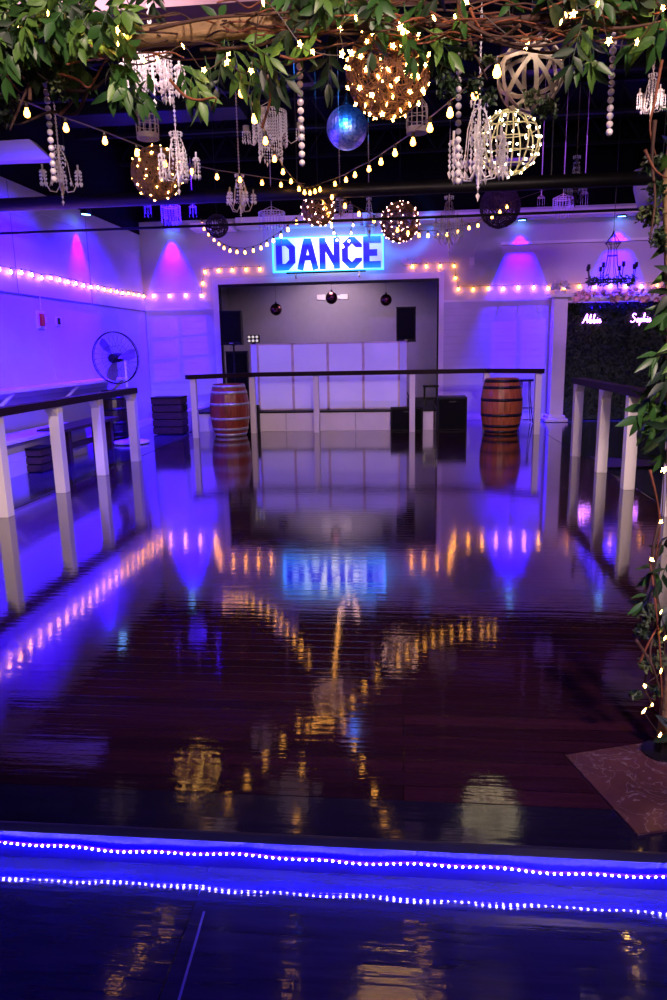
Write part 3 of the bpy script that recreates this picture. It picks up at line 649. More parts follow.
string(jit(wallrow((.17, 14.95, 3.07), (.99, 14.95, 3.06), 4, 'x')) + [Vector((1.02, 14.95, 2.82))] + jit(wallrow((1.08, 14.95, 2.60), (4.9, 14.95, 2.57), 14, 'x')), 'stepped row of bulbs on the back wall right of the sign', GW, m='bulb_wall', s=1.05)
# white crystal clip beside the sign on the wall
# ------------------------------------------------------------------ wicker and wire orbs
def star_mb():
    b = MB(); n = 5; vs = [(0, 0, .3), (0, 0, -.3)]
    for i in range(2*n):
        r = 1 if i % 2 == 0 else .48; a = PI*i/n; vs.append((r*math.cos(a), r*math.sin(a), 0))
    fs = []
    for i in range(2*n): j = (i+1) % (2*n); fs += [(0, 2+i, 2+j), (1, 2+j, 2+i)]
    return b.add(vs, fs)
def unit():
    z = random.uniform(-1, 1); a = random.uniform(0, 2*PI); r = math.sqrt(1-z*z); return Vector((r*math.cos(a), r*math.sin(a), z))
def orb(p, R, kind, label, nb=0, bm_='bulb_star', bs=.012, wires=70, tr=.0035, m='wicker', name='wicker_ball', cat='hanging ball', hang=True, topz=None):
    p = Vector(p); t = thing(name, p, label, cat, 'hanging orbs')
    b = MB()
    if kind == 'wicker':
        for k in range(wires):
            ax = unit(); q = Vector((0, 0, 1)).rotation_difference(ax).to_matrix(); off = random.uniform(-.55, .55)*R; rr = math.sqrt(R*R-off*off); ph = random.uniform(0, 6.28); sp = random.uniform(.5, .98)*2*PI
            n = 18; am = random.uniform(0, .06)*R; kk = random.choice((2, 3, 4))
            b.tube([q @ Vector((rr*math.cos(ph+sp*i/n), rr*math.sin(ph+sp*i/n), off+am*math.sin(kk*sp*i/n)))*random.uniform(.95, 1.03) for i in range(n+1)], tr*random.uniform(.7, 1.3), 4)
    elif kind == 'wire':
        for k in range(6):
            a = PI*k/6; q = Matrix.Rotation(a, 3, 'Z')
            b.tube([q @ Vector((R*math.cos(2*PI*i/28), 0, R*math.sin(2*PI*i/28))) for i in range(28)], tr, 6, closed=True)
        for z in (-.75, -.4, 0, .4, .75):
            rr = R*math.sqrt(1-z*z); b.tube([(rr*math.cos(2*PI*i/28), rr*math.sin(2*PI*i/28), R*z) for i in range(28)], tr*.7, 5, closed=True)
    elif kind == 'strap':
        for k, ax in enumerate([(1, 0, .1), (.5, .8, .1), (-.5, .85, 0), (.2, .3, .9), (.9, .1, .8), (-.8, .3, .75), (0, 1, .5), (-.25, -.9, .8)]):
            ax = Vector(ax).normalized(); q = Vector((0, 0, 1)).rotation_difference(ax).to_matrix(); n = 40; w = R*.065; vs = []
            for i in range(n):
                a = 2*PI*i/n
                for rr, zz in ((R, -w), (R, w), (R-.004, w), (R-.004, -w)): vs.append(q @ Vector(((rr-.0015*k)*math.cos(a), (rr-.0015*k)*math.sin(a), zz)))
            MB().add(vs, [(i*4+j, i*4+(j+1) % 4, ((i+1) % n)*4+(j+1) % 4, ((i+1) % n)*4+j) for i in range(n) for j in range(4)]).build('strap_band', m, t, False)
    if b.v: b.build('woven_shell' if kind == 'wicker' else 'wire_frame', m, t)
    if nb:
        cab = MB(); pts = []
        for i in range(nb):
            z = 1-2*(i+.5)/nb; a = i*2.39996+random.uniform(-.3, .3); r = math.sqrt(1-z*z); u = Vector((r*math.cos(a), r*math.sin(a), z)); pts.append(u*R*1.04)
        for u in pts: inst('fairy_light', 'star'+bm_, star_mb, bm_, t, u, rot=(PI/2+random.uniform(-.5, .5), random.uniform(-.5, .5), random.uniform(0, 3)), scale=bs*random.uniform(.8, 1.2), smooth=False)
        order = sorted(pts, key=lambda u: math.atan2(u.y, u.x)+u.z/R*.7)
        for a, c in zip(order, order[1:]):
            if (a-c).length < R*1.2: cab.tube([a*.97, ((a+c)*.5).normalized()*R*1.0, c*.97], .0012, 3)
        cab.build('light_wire', 'wire', t)
    if hang:
        zt_ = (topz or ZC)-p.z; MB().tube([(0, 0, R*.98), (0, 0, zt_)], .0035, 5).build('hanging_wire', 'wire_dark', t)
    return t
orb(at(388, 72, 4.3), .222, 'wicker', 'largest wicker ball, thick with star fairy lights, under the leafy arch', 90, bs=.0155, wires=120, tr=.0030)
orb(at(157, 173, 7.1), .235, 'wicker', 'brown wicker ball with small lights beside a crystal chandelier at left', 44, 'bulb_star', .013, 100, .0042)
orb(at(318, 209, 8.9), .19, 'wicker', 'small lit wicker ball at the hub of the bulb strings above the sign', 40, 'bulb_pink', .014, 60, .004)
orb(at(400, 222, 10.45), .26, 'wicker', 'pinkish lit wicker ball right above the end of the sign', 75, 'bulb_pink', .013, 90, .004)
orb(at(500, 207, 13.1), .335, 'wicker', 'dark unlit wicker ball hanging right of the sign', 0, wires=95, tr=.0055, m='wicker_dark')
orb(at(217, 226, 11), .165, 'wicker', 'small dark unlit wicker ball left of the sign', 0, wires=55, tr=.004, m='wicker_dark')
orb(at(509, 143, 6.5), .25, 'wire', 'bright pale wire orb covered in white fairy lights', 80, 'bulb_orb', .013, m='orbwire', tr=.006, name='wire_orb')
orb(at(530, 76, 4.6), .195, 'strap', 'grey orb of crossed flat wooden straps at upper right', 0, m='strap', name='strap_orb')
p = at(347, 128, 10.4)
t = thing('mirror_ball', p, 'large blue-lit mirror ball hanging in the middle of the hall', 'mirror ball')
MB().ball((0, 0, 0), .275, 30, 22).build('ball', 'mirror', t)
MB().lathe([(.02, .27), (.06, .275), (.06, .30), (.03, .33), (.03, .42), (.0, .42)], n=14).build('motor', 'black', t)
MB().tube([(0, 0, .4), (0, 0, ZC-p.z)], .008, 6).build('hanging_rod', 'steel_dark', t)

# ------------------------------------------------------------------ bead strands
def pearls(x, y0, y1, Y, n, r, label, x1=None):
    top = at(x, y0, Y); bot = at(x1 or x, y1, Y); t = thing('bead_strand', top, label, 'bead strand', 'hanging bead strands')
    d = bot-top; d.x = d.x*.2; d.y = 0
    MB().tube([(0, 0, .10), (0, 0, d.z)], .0012, 4).build('thread', 'wire', t)
    for i in range(n): inst('bead', 'pearl', lambda: MB().ball((0, 0, 0), 1, 14, 10), 'pearl', t, Vector((d.x*(i+.5)/n, 0, d.z*(i+.5)/n)), scale=r*random.uniform(.93, 1.05)*(.6 if i == 0 else 1))
pearls(44, 64, 183, 2.55, 15, .0106, 'leftmost strand of round beads hanging from the arch', 51)
pearls(299, 44, 167, 2.55, 14, .0106, 'strand of beads hanging between the crystal drum chandelier and mirror ball', 302)
pearls(459, 50, 185, 2.55, 16, .0100, 'strand of beads hanging left of the bright wire orb', 461)
pearls(614, 30, 136, 2.55, 13, .0106, 'rightmost strand of beads hanging alone before the black ceiling', 613)

# ------------------------------------------------------------------ chandeliers
def chain(mb, z0, z1, r=.008):
    r = min(r, .007); mb.tube([(0, 0, z0), (0, 0, z1)], .0014, 4); z = z0; k = 0
    while z < min(z1, z0+.7):
        a = PI/2*(k % 2); q = Matrix.Rotation(a, 3, 'Z'); mb.tube([q @ Vector((r*math.cos(2*PI*i/8), 0, z+r*1.4*math.sin(2*PI*i/8))) for i in range(8)], r*.25, 4, closed=True); z += r*2.2; k += 1
def strand(mb, p, n, s, last=1.8):
    p = Vector(p)
    for i in range(n):
        k = last if i == n-1 else 1; mb.gem(p-Vector((0, 0, s*2.0*i+(s*.6 if k > 1 else 0))), s*.55*k**.5, s*1.7*k)
    mb.tube([p, p-Vector((0, 0, s*2*n))], s*.06, 3)
def chand(p, R, H, arms, label, frame='cream_metal', cry='crystal', crown=True, cs=None, ns=3, cups=True, chz=None, rz=.3, top=ZC, name='crystal_chandelier'):
    p = Vector(p); t = thing(name, p, label, 'chandelier', 'chandeliers hung from the ceiling', rz); s = cs or R*.09
    b = MB().lathe([(.0, -H*.5), (R*.07, -H*.46), (R*.04, -H*.40), (R*.11, -H*.33), (R*.05, -H*.25), (R*.035, H*.25), (R*.08, H*.32), (R*.03, H*.4), (R*.02, H*.5)], n=10)
    b.build('stem', frame, t, True)
    ch = MB(); chain(ch, H*.5, top-p.z, max(.008, R*.05)); ch.build('chain', frame, t)
    for k in range(arms):
        a = 2*PI*k/arms; d = Vector((math.cos(a), math.sin(a), 0))
        def P(r, z): return d*r + Vector((0, 0, z))
        ar = MB().tube([P(R*.05, -H*.28), P(R*.3, -H*.42), P(R*.62, -H*.40), P(R*.85, -H*.25), P(R*.93, -H*.08)], R*.032, 6)
        ar.tube([P(R*.05, H*.30), P(R*.22, H*.28), P(R*.42, H*.08), P(R*.5, -H*.18), P(R*.62, -H*.32)], R*.022, 5)
        ar.build('arm', frame, t, True)
        if cups:
            MB().lathe([(.0, -.02*H), (R*.05, -.01*H), (R*.15, .03*H), (R*.16, .04*H), (R*.05, .02*H), (R*.05, .14*H), (0, .14*H)], P(R*.93, -H*.08), 12).build('candle_cup', frame, t, True)
        cr = MB()
        for j in range(6):
            b2 = a + j*PI/3; strand(cr, P(R*.93, -H*.07)+Vector((math.cos(b2), math.sin(b2), 0))*R*.16, ns+1, s)
        strand(cr, P(R*.5, -H*.18), ns-1, s); strand(cr, P(R*.3, H*.2), ns, s*.9)
        cr.build('crystal_strand', cry, t)
    if crown:
        cr = MB()
        MB().tube([(R*.3*math.cos(2*PI*i/16), R*.3*math.sin(2*PI*i/16), H*.36) for i in range(16)], R*.02, 5, closed=True).build('crown_ring', frame, t)
        for k in range(10):
            a = 2*PI*k/10; d = Vector((math.cos(a), math.sin(a), 0)); cr.gem(d*R*.3+Vector((0, 0, H*.36)), s*.6, s*2)
            for j in range(8):
                u = j/7; cr.gem(d*R*(.3-.1*math.sin(u*PI))+Vector((0, 0, H*(.33-.55*u))), s*.45, s*1.2)
        strand(cr, (0, 0, -H*.5), 2, s*1.2); cr.build('crystal_crown', cry, t)
    return t
def drum(p, R, H, label, cry='crystal', arms=0, frame='cream_metal', n=26, tiers=2, top=ZC, s=None, rz=.2):
    p = Vector(p); t = thing('crystal_chandelier', p, label, 'chandelier', 'chandeliers hung from the ceiling', rz); s = s or R*.085
    fr_ = MB()
    for k in range(tiers):
        rr = R*(1-.32*k); z = H*.45-H*.06*k
        fr_.tube([(rr*math.cos(2*PI*i/24), rr*math.sin(2*PI*i/24), z) for i in range(24)], R*.035, 6, closed=True)
    fr_.tube([(0, 0, H*.45), (0, 0, H*.7)], R*.04, 6)
    for k in range(4):
        a = PI/2*k; fr_.tube([(R*math.cos(a), R*math.sin(a), H*.45), (0, 0, H*.7)], R*.018, 4).tube([(R*math.cos(a), R*math.sin(a), H*.45), (0, 0, H*.42)], R*.018, 4)
    fr_.build('ring_frame', frame, t)
    ch = MB(); chain(ch, H*.7, top-p.z, max(.007, R*.04)); ch.build('chain', frame, t)
    for k in range(tiers):
        rr = R*(1-.32*k); nn = int(n*(1-.3*k)); z = H*.45-H*.06*k; cr = MB()
        for i in range(nn):
            a = 2*PI*i/nn; L_ = H*(.62+.32*k)*(1+.22*math.cos(a*4)); strand(cr, (rr*math.cos(a), rr*math.sin(a), z-s), max(2, int(L_/(2*s))), s, 2.2)
        cr.build('crystal_curtain', cry, t)
    for k in range(arms):
        a = 2*PI*k/arms; d = Vector((math.cos(a), math.sin(a), 0))
        MB().tube([d*R*.8+Vector((0, 0, -H*.05)), d*R*1.3+Vector((0, 0, -H*.22)), d*R*1.7+Vector((0, 0, -H*.12)), d*R*1.9+Vector((0, 0, H*.12))], R*.03, 6).build('arm', frame, t, True)
        MB().lathe([(R*.1, 0), (R*.22, R*.05), (R*.2, R*.05), (R*.2, R*.4), (R*.1, R*.4)], d*R*1.9+Vector((0, 0, H*.12)), 10).build('candle_cup', frame, t, True)
        cr = MB()
        for j in range(8): b2 = 2*PI*j/8; strand(cr, d*R*1.9+Vector((R*.24*math.cos(b2), R*.24*math.sin(b2), H*.14)), 4, s*.9)
        cr.build('crystal_strand', cry, t)
    return t
def wz(x, y, Y, hpx): p = at(x, y, Y); return p, hpx*(p-CAM).dot(fw)/F
def CH(x, y, Y, wpx, hpx, arms, label, **k):
    p, h_ = wz(x, y, Y, hpx); w_ = wpx*(p-CAM).dot(fw)/F; return chand(p, w_/2/1.05, h_, arms, label, **k)
def DR(x, y, Y, wpx, hpx, label, **k):
    p, h_ = wz(x, y, Y, hpx); w_ = wpx*(p-CAM).dot(fw)/F; return drum(p, w_/2, h_, label, **k)
CH(60, 168, 6.2, 38, 54, 4, 'cream teardrop chandelier with bead drops at far left above the dark pipe', frame='cream_metal', ns=3)
CH(152, 62, 3.25, 60, 58, 6, 'sparkling crystal chandelier half hidden behind the leaves of the arch', ns=4, frame='pearl')
CH(177, 155, 5.6, 42, 56, 5, 'white crystal chandelier on a chain beside the left wicker ball', ns=4, frame='pearl')
DR(270, 132, 7.2, 34, 40, 'round crystal drum chandelier with three arms of drops left of the mirror ball', arms=3, s=.0135, n=40, rz=.5)
CH(240, 192, 7.6, 30, 44, 5, 'small cream chandelier with scrolled arms just under the pipe left of centre', ns=2, frame='cream_metal')
CH(479, 138, 5.4, 60, 92, 6, 'tall white crystal chandelier beside the bright wire orb', ns=5, frame='pearl')
CH(576, 178, 9.55, 24, 56, 4, 'narrow bronze and crystal chandelier hanging at right across the pipe', ns=4, frame='bronze', cry='crystal_dim')
CH(652, 92, 4.2, 30, 44, 4, 'crystal chandelier partly hidden by the vines at the right edge', ns=4, frame='cream_metal')
DR(171, 216, 12.4, 19, 20, 'flush crystal drum chandelier over the left blue spotlight', cry='crystal_dim', n=20, top=4.6)
DR(148, 213, 12.2, 7, 14, 'tiny crystal pendant at the left of the flush drum', cry='crystal_dim', n=8, tiers=1, top=4.6)
DR(193, 213, 12.2, 7, 13, 'tiny crystal pendant at the right of the flush drum', cry='crystal_dim', n=8, tiers=1, top=4.6)
DR(272, 224, 12.6, 26, 24, 'lavender crystal drum chandelier high over the left end of the sign', cry='crystal_dim', n=26, arms=0)
CH(340, 203, 9.6, 24, 30, 5, 'small crystal chandelier just behind the hub wicker ball', ns=2, frame='cream_metal')
CH(369, 216, 10.2, 17, 46, 4, 'slim pale crystal chandelier over the right part of the sign', ns=3, frame='cream_metal', cry='crystal_dim')
CH(449, 219, 9.8, 30, 58, 5, 'white tiered crystal chandelier hanging before the back wall right of the sign', ns=4, frame='cream_metal')
DR(563, 207, 11.4, 20, 18, 'purple-lit crystal drum chandelier below the pipe at right', cry='crystal_dim', n=22)
DR(541, 204, 11.2, 7, 13, 'tiny purple crystal pendant left of the right drum chandelier', cry='crystal_dim', n=8, tiers=1)
DR(584, 203, 11.3, 7, 20, 'tiny purple crystal pendant right of the right drum chandelier', cry='crystal_dim', n=8, tiers=1)
# birdcages
def cage(x, y, Y, wpx, hpx, label):
    p, h_ = wz(x, y, Y, hpx); r = wpx*(p-CAM).dot(fw)/F/2; t = thing('birdcage', p, label, 'birdcage', 'ornamental birdcages')
    MB().lathe([(.0, -h_*.5), (r, -h_*.5), (r, -h_*.34), (r*.97, -h_*.34), (r*.97, -h_*.45), (0, -h_*.45)], n=24).build('tray', 'cage', t)
    for k in range(12):
        a = 2*PI*k/12; d = Vector((math.cos(a), math.sin(a), 0))
        MB().tube([d*r+Vector((0, 0, -h_*.36)), d*r+Vector((0, 0, h_*.15)), d*r*.9+Vector((0, 0, h_*.28)), d*r*.55+Vector((0, 0, h_*.42)), Vector((0, 0, h_*.5))], r*.045, 5).build('bar', 'cage', t)
    b = MB()
    for z in (-.1, .15): b.tube([(r*math.cos(2*PI*i/24), r*math.sin(2*PI*i/24), h_*z) for i in range(24)], r*.05, 5, closed=True)
    b.build('hoop', 'cage', t)
    MB().tube([(0, 0, h_*.5), (0, 0, ZC-p.z)], .004, 5).build('hanging_wire', 'wire_dark', t)
cage(147, 122, 6.6, 22, 32, 'pale little birdcage hanging behind the left wicker ball')
cage(417, 115, 6.4, 21, 34, 'pale little birdcage hanging right below the big wicker ball')
# white bowl pendant behind the vines
p = at(662, 172, 10.5)
t = thing('bowl_pendant', (p.x, p.y, p.z), 'white bowl-shaped hanging lamp lit purple behind the vines', 'lamp')
MB().lathe([(.02, -.62), (.15, -.60), (.28, -.42), (.34, -.2), (.36, .03), (.34, .03), (.32, -.2), (.26, -.4), (.13, -.57), (.02, -.59)], n=28).build('bowl', 'bowl', t, True)
MB().tube([(0, 0, -.5), (0, 0, ZC-p.z)], .006, 5).build('hanging_wire', 'wire_dark', t)

# ------------------------------------------------------------------ par lights, and their beams
def par(p, aim, label, en, col_in, col_out, wide=54, narrow=13, r=.5):
    en *= 4
    p = Vector(p); d = (Vector(aim)-p).normalized()
    t = thing('par_light', p, label, 'spotlight', 'blue spotlights that wash the walls')
    MB().tube([p-p-d*.16, -d*.14, d*.0, d*.02], [.04, .07, .08, .085], 16, cap=True).build('can', 'black', t)
    MB().lathe([(.0, .022), (.072, .022), (.072, .026), (.0, .026)], (0, 0, 0), 18, ax=d).build('lens', 'lens_blue', t)
    MB().tube([(-.09, 0, -.05), (-.09, 0, .1), (.09, 0, .1), (.09, 0, -.05)], .008, 6).tube([(0, 0, .1), (-.5, 0, .1) if p.x < XL+1 else (0, .26, .1)], .01, 6).build('yoke', 'black', t)
    for nm, ang, e_, c_, bl in (('wide', wide, en, col_out, .9), ('core', narrow, en*.022, col_in, 1)):
        l = bpy.data.lights.new('par_'+nm, 'SPOT'); l.energy = e_; l.color = c_; l.spot_size = math.radians(ang); l.spot_blend = bl; l.shadow_soft_size = .03
        o = bpy.data.objects.new('par_lamp_'+nm, l); C.objects.link(o); o.location = p + d*.05; o.rotation_euler = d.to_track_quat('-Z', 'Y').to_euler()
BLU = (.014, .0, 1.0); MAG = (.45, .03, 1.0)
P1 = atx(86, 213, XL+.20); par(P1, (XL+.03, P1.y, P1.z-1.5), 'spotlight high on the left wall throwing a blue-violet streak', 1500, MAG, BLU, 62, 13)
P2 = at(168, 226, 14.84); par(P2, (P2.x, 14.99, P2.z-1.3), 'spotlight over the back wall near the left corner', 1500, MAG, BLU)
P3 = at(522, 219, 14.84); par(P3, (P3.x, 14.99, P3.z-1.3), 'spotlight on the back wall right of the sign', 1500, MAG, BLU)
P4 = at(622, 215, 14.84); par(P4, (P4.x, 14.99, P4.z-1.3), 'spotlight on the back wall above the floral pergola', 1100, MAG, BLU)

# ------------------------------------------------------------------ pergola, hedge wall, neon names
cb = at(553, 418, 14.75); ctop = at(553, 298, 14.6).z
PX = cb.x; PX2 = PX+3.6; PYf = 14.6
t = thing('white_pergola', (PX, PYf, 0), 'white square-columned frame with a top beam around the hedge wall', 'pergola')
for x in (0, 3.6):
    MB().box((x-.13, -.13, .0), (x+.13, .13, ctop), bev=.006).build('column', 'white_paint', t)
    MB().box((x-.22, -.2, -.005), (x+.22, .2, .06), bev=.01).box((x-.17, -.17, .06), (x+.17, .17, .12), bev=.01).build('column_base', 'white_paint', t)
    MB().box((x-.2, -.2, ctop), (x+.2, .2, ctop+.06), bev=.01).build('capital', 'white_paint', t)
MB().box((.14, -.08, ctop-.09), (3.46, .08, ctop-.0), bev=.005).build('beam', 'white_paint', t)
def blob(mb, c, r, n=1):
    for i in range(n):
        ax = unit(); 
        for k in range(6):
            a = 2*PI*k/6; q = Vector((0, 0, 1)).rotation_difference(ax).to_matrix(); d = q @ Vector((math.cos(a), math.sin(a), .45)); mb.leaf(Vector(c), d, r, r*.8, up=tuple(ax), droop=-.3)
t = thing('flower_garland', (PX+.2, PYf, ctop), 'blush pink flower garland lying along the pergola beam', 'flowers')
for k in range(90):
    c = (.05+3.2*k/90, random.uniform(-.16, -.06), random.uniform(-.09, .12)); b = MB(); blob(b, c, random.uniform(.07, .105), 1); b.build('blossom', 'flower', t)
b = MB()
for k in range(120): b.leaf((.05+3.2*random.random(), random.uniform(-.17, .02), random.uniform(-.1, .14)), unit(), .07, .03)
b.build('leaves', 'leaf_dark', t)
t = thing('flower_ball', (PX, PYf, ctop+.06), 'round cluster of white flowers on top of the pergola column', 'flowers')
MB().lathe([(.01, 0), (.09, 0), (.11, .07), (.0, .07)], n=14).build('vase', 'white_paint', t)
for k in range(46):
    u = unit(); u.z = abs(u.z)*.9; b = MB(); blob(b, u*.15+Vector((0, 0, .12)), .06, 1); b.build('blossom', 'flower_white', t)
t = thing('hedge_wall', (PX+.15, 15, 0), 'dark green artificial hedge panel filling the pergola', 'hedge')
MB().box((0, -.12, 0), (3.4, -.03, ctop-.09)).build('backing', 'hedge', t)
b = MB(); rnd = random.Random(3)
for k in range(9000):
    x = rnd.uniform(0, 3.4); z = rnd.uniform(.02, ctop-.1)
    d = Vector((rnd.uniform(-1, 1), -rnd.uniform(.2, 1), rnd.uniform(-1, 1))).normalized(); q = Vector((x, -.12, z)); r = d.cross(Vector((rnd.uniform(-1, 1), .1, rnd.uniform(-1, 1)))).normalized()
    L_ = rnd.uniform(.04, .075); b.add([q, q+d*L_*.5+r*L_*.3, q+d*L_, q+d*L_*.5-r*L_*.3], [(0, 1, 2, 3)])
b.build('foliage', 'hedge', t)
# script neon (x, z) strokes in letter units
GL = {
 'A': (1.0, [[(0, 0), (.25, .35), (.6, 1.2), (.72, 1.25), (.72, .6), (.78, 0)], [(.2, .45), (.5, .5), (.9, .45)]]),
 'b': (.55, [[(-.05, .1), (.15, .5), (.3, 1.15), (.22, 1.2), (.12, .5), (.15, .02), (.35, 0), (.45, .25), (.3, .42), (.15, .3)], [(.42, .35), (.6, .3)]]),
 'i': (.32, [[(0, .2), (.14, .5), (.1, .08), (.2, 0), (.34, .2)], [(.16, .72), (.18, .76)]]),
 'e': (.45, [[(-.02, .2), (.25, .25), (.3, .42), (.18, .5), (.06, .3), (.1, .05), (.25, 0), (.45, .18)]]),
 'S': (.85, [[(.75, 1.05), (.6, 1.25), (.35, 1.2), (.25, .95), (.45, .7), (.62, .45), (.5, .1), (.2, .0), (0, .15)]]),
 'o': (.45, [[(.2, .5), (.04, .35), (.06, .08), (.22, 0), (.36, .2), (.3, .45), (.2, .5), (.45, .42)]]),
 'p': (.5, [[(0, .3), (.12, .5), (.08, .1), (.0, -.5)], [(.12, .35), (.28, .5), (.42, .32), (.3, .03), (.12, .08)], [(.4, .15), (.52, .25)]]),
 'h': (.5, [[(-.05, .15), (.18, .7), (.28, 1.2), (.18, 1.2), (.1, .5), (.08, 0)], [(.1, .3), (.26, .5), (.34, .35), (.32, .05), (.5, .15)]]),
}
def neon(p, word, u, label):
    t = thing('neon_sign', p, label, 'neon sign', 'pink neon names on the hedge wall'); x = 0
    for ch in word:
        adv, st_ = GL[ch]; b = MB()
        for s_ in st_:
            pts = [Vector((a+x, 0, z))*u for a, z in s_]
            sm = []
            for i in range(len(pts)-1):
                P0 = pts[max(i-1, 0)]; P1_ = pts[i]; P2_ = pts[i+1]; P3_ = pts[min(i+2, len(pts)-1)]
                for j in range(4):
                    k = j/4; sm.append(.5*((2*P1_)+(P2_-P0)*k+(2*P0-5*P1_+4*P2_-P3_)*k*k+(3*P1_-P0-3*P2_+P3_)*k**3))
            sm.append(pts[-1]); b.tube(sm, .0075, 6)
        b.build('letter', 'neon_pink', t, True); x += adv
    MB().box((u*.1, .03, u*.45), (u*x*.95, .036, u*.5)).build('backing_bar', 'sub_glass', t)
    return t
n1 = at(582.5, 323, 14.8); n2 = at(631, 322, 14.8)
un = (at(602, 323, 14.8).x-n1.x)/2.95
neon((n1.x, 14.82, n1.z), 'Abbie', un, 'pink neon script name, the left one on the hedge wall')
neon((n2.x, 14.82, n2.z), 'Sophie', un, 'pink neon script name beginning with S, right one on the hedge wall')
# black candle chandelier over the pergola
bp0, bh = wz(612, 262, 13.6, 60)
t = thing('candle_chandelier', bp0, 'black wire candle chandelier with greenery above the pergola', 'chandelier')
b = MB(); prof = [(0, bh*.5), (.02, bh*.44), (.10, bh*.33), (.13, bh*.30), (.07, bh*.22), (.10, -.05*bh), (.16, -.2*bh), (.24, -.30*bh)]
for k in range(8):
    a = 2*PI*k/8; b.tube([(r*math.cos(a), r*math.sin(a), z) for r, z in prof], .005, 4)
for r, z in ((.13, bh*.30), (.085, bh*.1), (.40, -bh*.30), (.24, -bh*.30)): b.tube([(r*math.cos(2*PI*i/24), r*math.sin(2*PI*i/24), z) for i in range(24)], .008, 5, closed=True)
b.tube([(0, 0, bh*.48), (0, 0, ZC-bp0.z)], .005, 5); b.build('wire_frame', 'black', t)
for k in range(8):
    a = 2*PI*k/8+.2; d = Vector((math.cos(a), math.sin(a), 0))
    MB().tube([d*.24+Vector((0, 0, -bh*.30)), d*.38+Vector((0, 0, -bh*.36)), d*.42+Vector((0, 0, -bh*.1))], .008, 5).build('arm', 'black', t)
    MB().lathe([(.01, 0), (.035, .02), (.028, .03), (.028, .09), (.0, .09)], d*.42+Vector((0, 0, -bh*.12)), 10).build('candle', 'black', t)
b = MB()
for k in range(240):
    a = random.uniform(0, 2*PI); b.leaf((.38*math.cos(a), .38*math.sin(a), -bh*.30+random.uniform(-.06, .05)), unit(), .07, .03)
b.build('greenery', 'leaf_dark', t)

# ------------------------------------------------------------------ wall fittings, floor plates
fa = atx(41, 320, XL)
t = thing('fire_alarm', (XL, fa.y, fa.z), 'red and white fire alarm box on the left wall', 'alarm')
MB().box((0, -.16, -.13), (.02, .10, .13), bev=.004).build('back_plate', 'white_paint', t)
MB().box((.02, -.09, -.09), (.06, .02, .09), bev=.008).build('pull_box', 'red', t)
MB().box((.02, .03, -.04), (.05, .09, .05), bev=.008).build('strobe', 'white_paint', t)
MB().tube([(.015, 0, .13), (.015, 0, .34)], .012, 8).build('conduit', 'white_paint', t)
t = thing('wall_switch', (XL, fa.y+.52, fa.z-.0), 'small dark thermostat beside the fire alarm', 'thermostat')
MB().box((0, -.10, -.07), (.02, .10, .07), bev=.004).build('plate', 'white_paint', t)
MB().box((.02, -.04, -.05), (.03, .05, .05), bev=.002).build('display', 'black_gloss', t)
MB().tube([(XL+.01, fa.y+.1, fa.z-.13), (XL+.012, fa.y+.28, 1.1)], .004, 5).build('wall_wire', 'white_paint')
tag(bpy.data.objects['wall_wire'], 'thin white wire running down the left wall from the alarm', 'wire')
w_ = [atx(x, y, XL+.02) for x, y in ((-25, 196), (2, 209), (26, 217), (33, 218), (42, 214), (75, 226), (110, 243), (134, 254), (139, 250))]
wo = w_[0]; t = tag(MB(off=wo).tube(w_, .004, 5).build('wall_cable', 'white_paint', None, loc=wo), 'thin pale cable drooping across the upper left wall', 'cable')
e0 = at(411, 263, 14.98)
t = thing('emergency_light', (e0.x, 15, e0.z), 'twin-headed white emergency lamp on the wall right of the sign', 'light')
MB().box((-.16, -.05, -.04), (.16, 0, .05), bev=.01).build('housing', 'white_paint', t)
for x in (-.14, .14):
    MB().lathe([(.0, 0), (.05, .01), (.065, .07), (.055, .075), (.0, .06)], (x, -.05, .03), 16, ax=(0, -1, .1)).build('lamp_head', 'white_paint', t, True)
e0 = at(472, 261, 14.98)
t = thing('wall_outlet', (e0.x, 15, e0.z), 'small white outlet with a cord on the wall above the stepped bulbs', 'outlet')
MB().box((-.05, -.02, -.07), (.05, 0, .07), bev=.004).build('plate', 'white_paint', t)
MB().tube([(0, -.02, .05), (.04, -.025, .15), (.12, -.02, .38), (.14, -.02, .62)], .004, 5).build('cord', 'white_paint', t)
q = [atz(565, 757), atz(637, 836), atz(720, 825), atz(690, 738)]
b = MB(); b.add([v+Vector((0, 0, .001)) for v in q]+[v+Vector((0, 0, .009)) for v in q], [(0, 3, 2, 1), (4, 5, 6, 7), (0, 1, 5, 4), (1, 2, 6, 5), (2, 3, 7, 6), (3, 0, 4, 7)])
# scuffed lacquer: pale scratches in the plate's surface
pm = M['plate']; nt = pm.node_tree; bb = nt.nodes['Principled BSDF']; vo = nt.nodes.new('ShaderNodeTexNoise'); vo.inputs['Scale'].default_value = 7; vo.inputs['Detail'].default_value = 9; vo.inputs['Distortion'].default_value = 2.5
cr = nt.nodes.new('ShaderNodeValToRGB'); cr.color_ramp.elements[0].position = .485; cr.color_ramp.elements[0].color = (0, 0, 0, 1); cr.color_ramp.elements[1].position = .5; cr.color_ramp.elements[1].color = (1, 1, 1, 1)
e3 = cr.color_ramp.elements.new(.515); e3.color = (0, 0, 0, 1)
tc = nt.nodes.new('ShaderNodeTexCoord'); nt.links.new(tc.outputs['Object'], vo.inputs['Vector']); nt.links.new(vo.outputs['Fac'], cr.inputs[0])
mx = nt.nodes.new('ShaderNodeMix'); mx.data_type = 'RGBA'; old = bb.inputs['Base Color'].links[0].from_socket; nt.links.new(cr.outputs[0], mx.inputs[0]); nt.links.new(old, mx.inputs[6]); mx.inputs[7].default_value = (.30, .22, .25, 1); nt.links.new(mx.outputs[2], bb.inputs['Base Color'])
tag(b.build('base_plate', 'plate'), 'scratched brown metal plate on the floor under the leafy arch', 'plate')
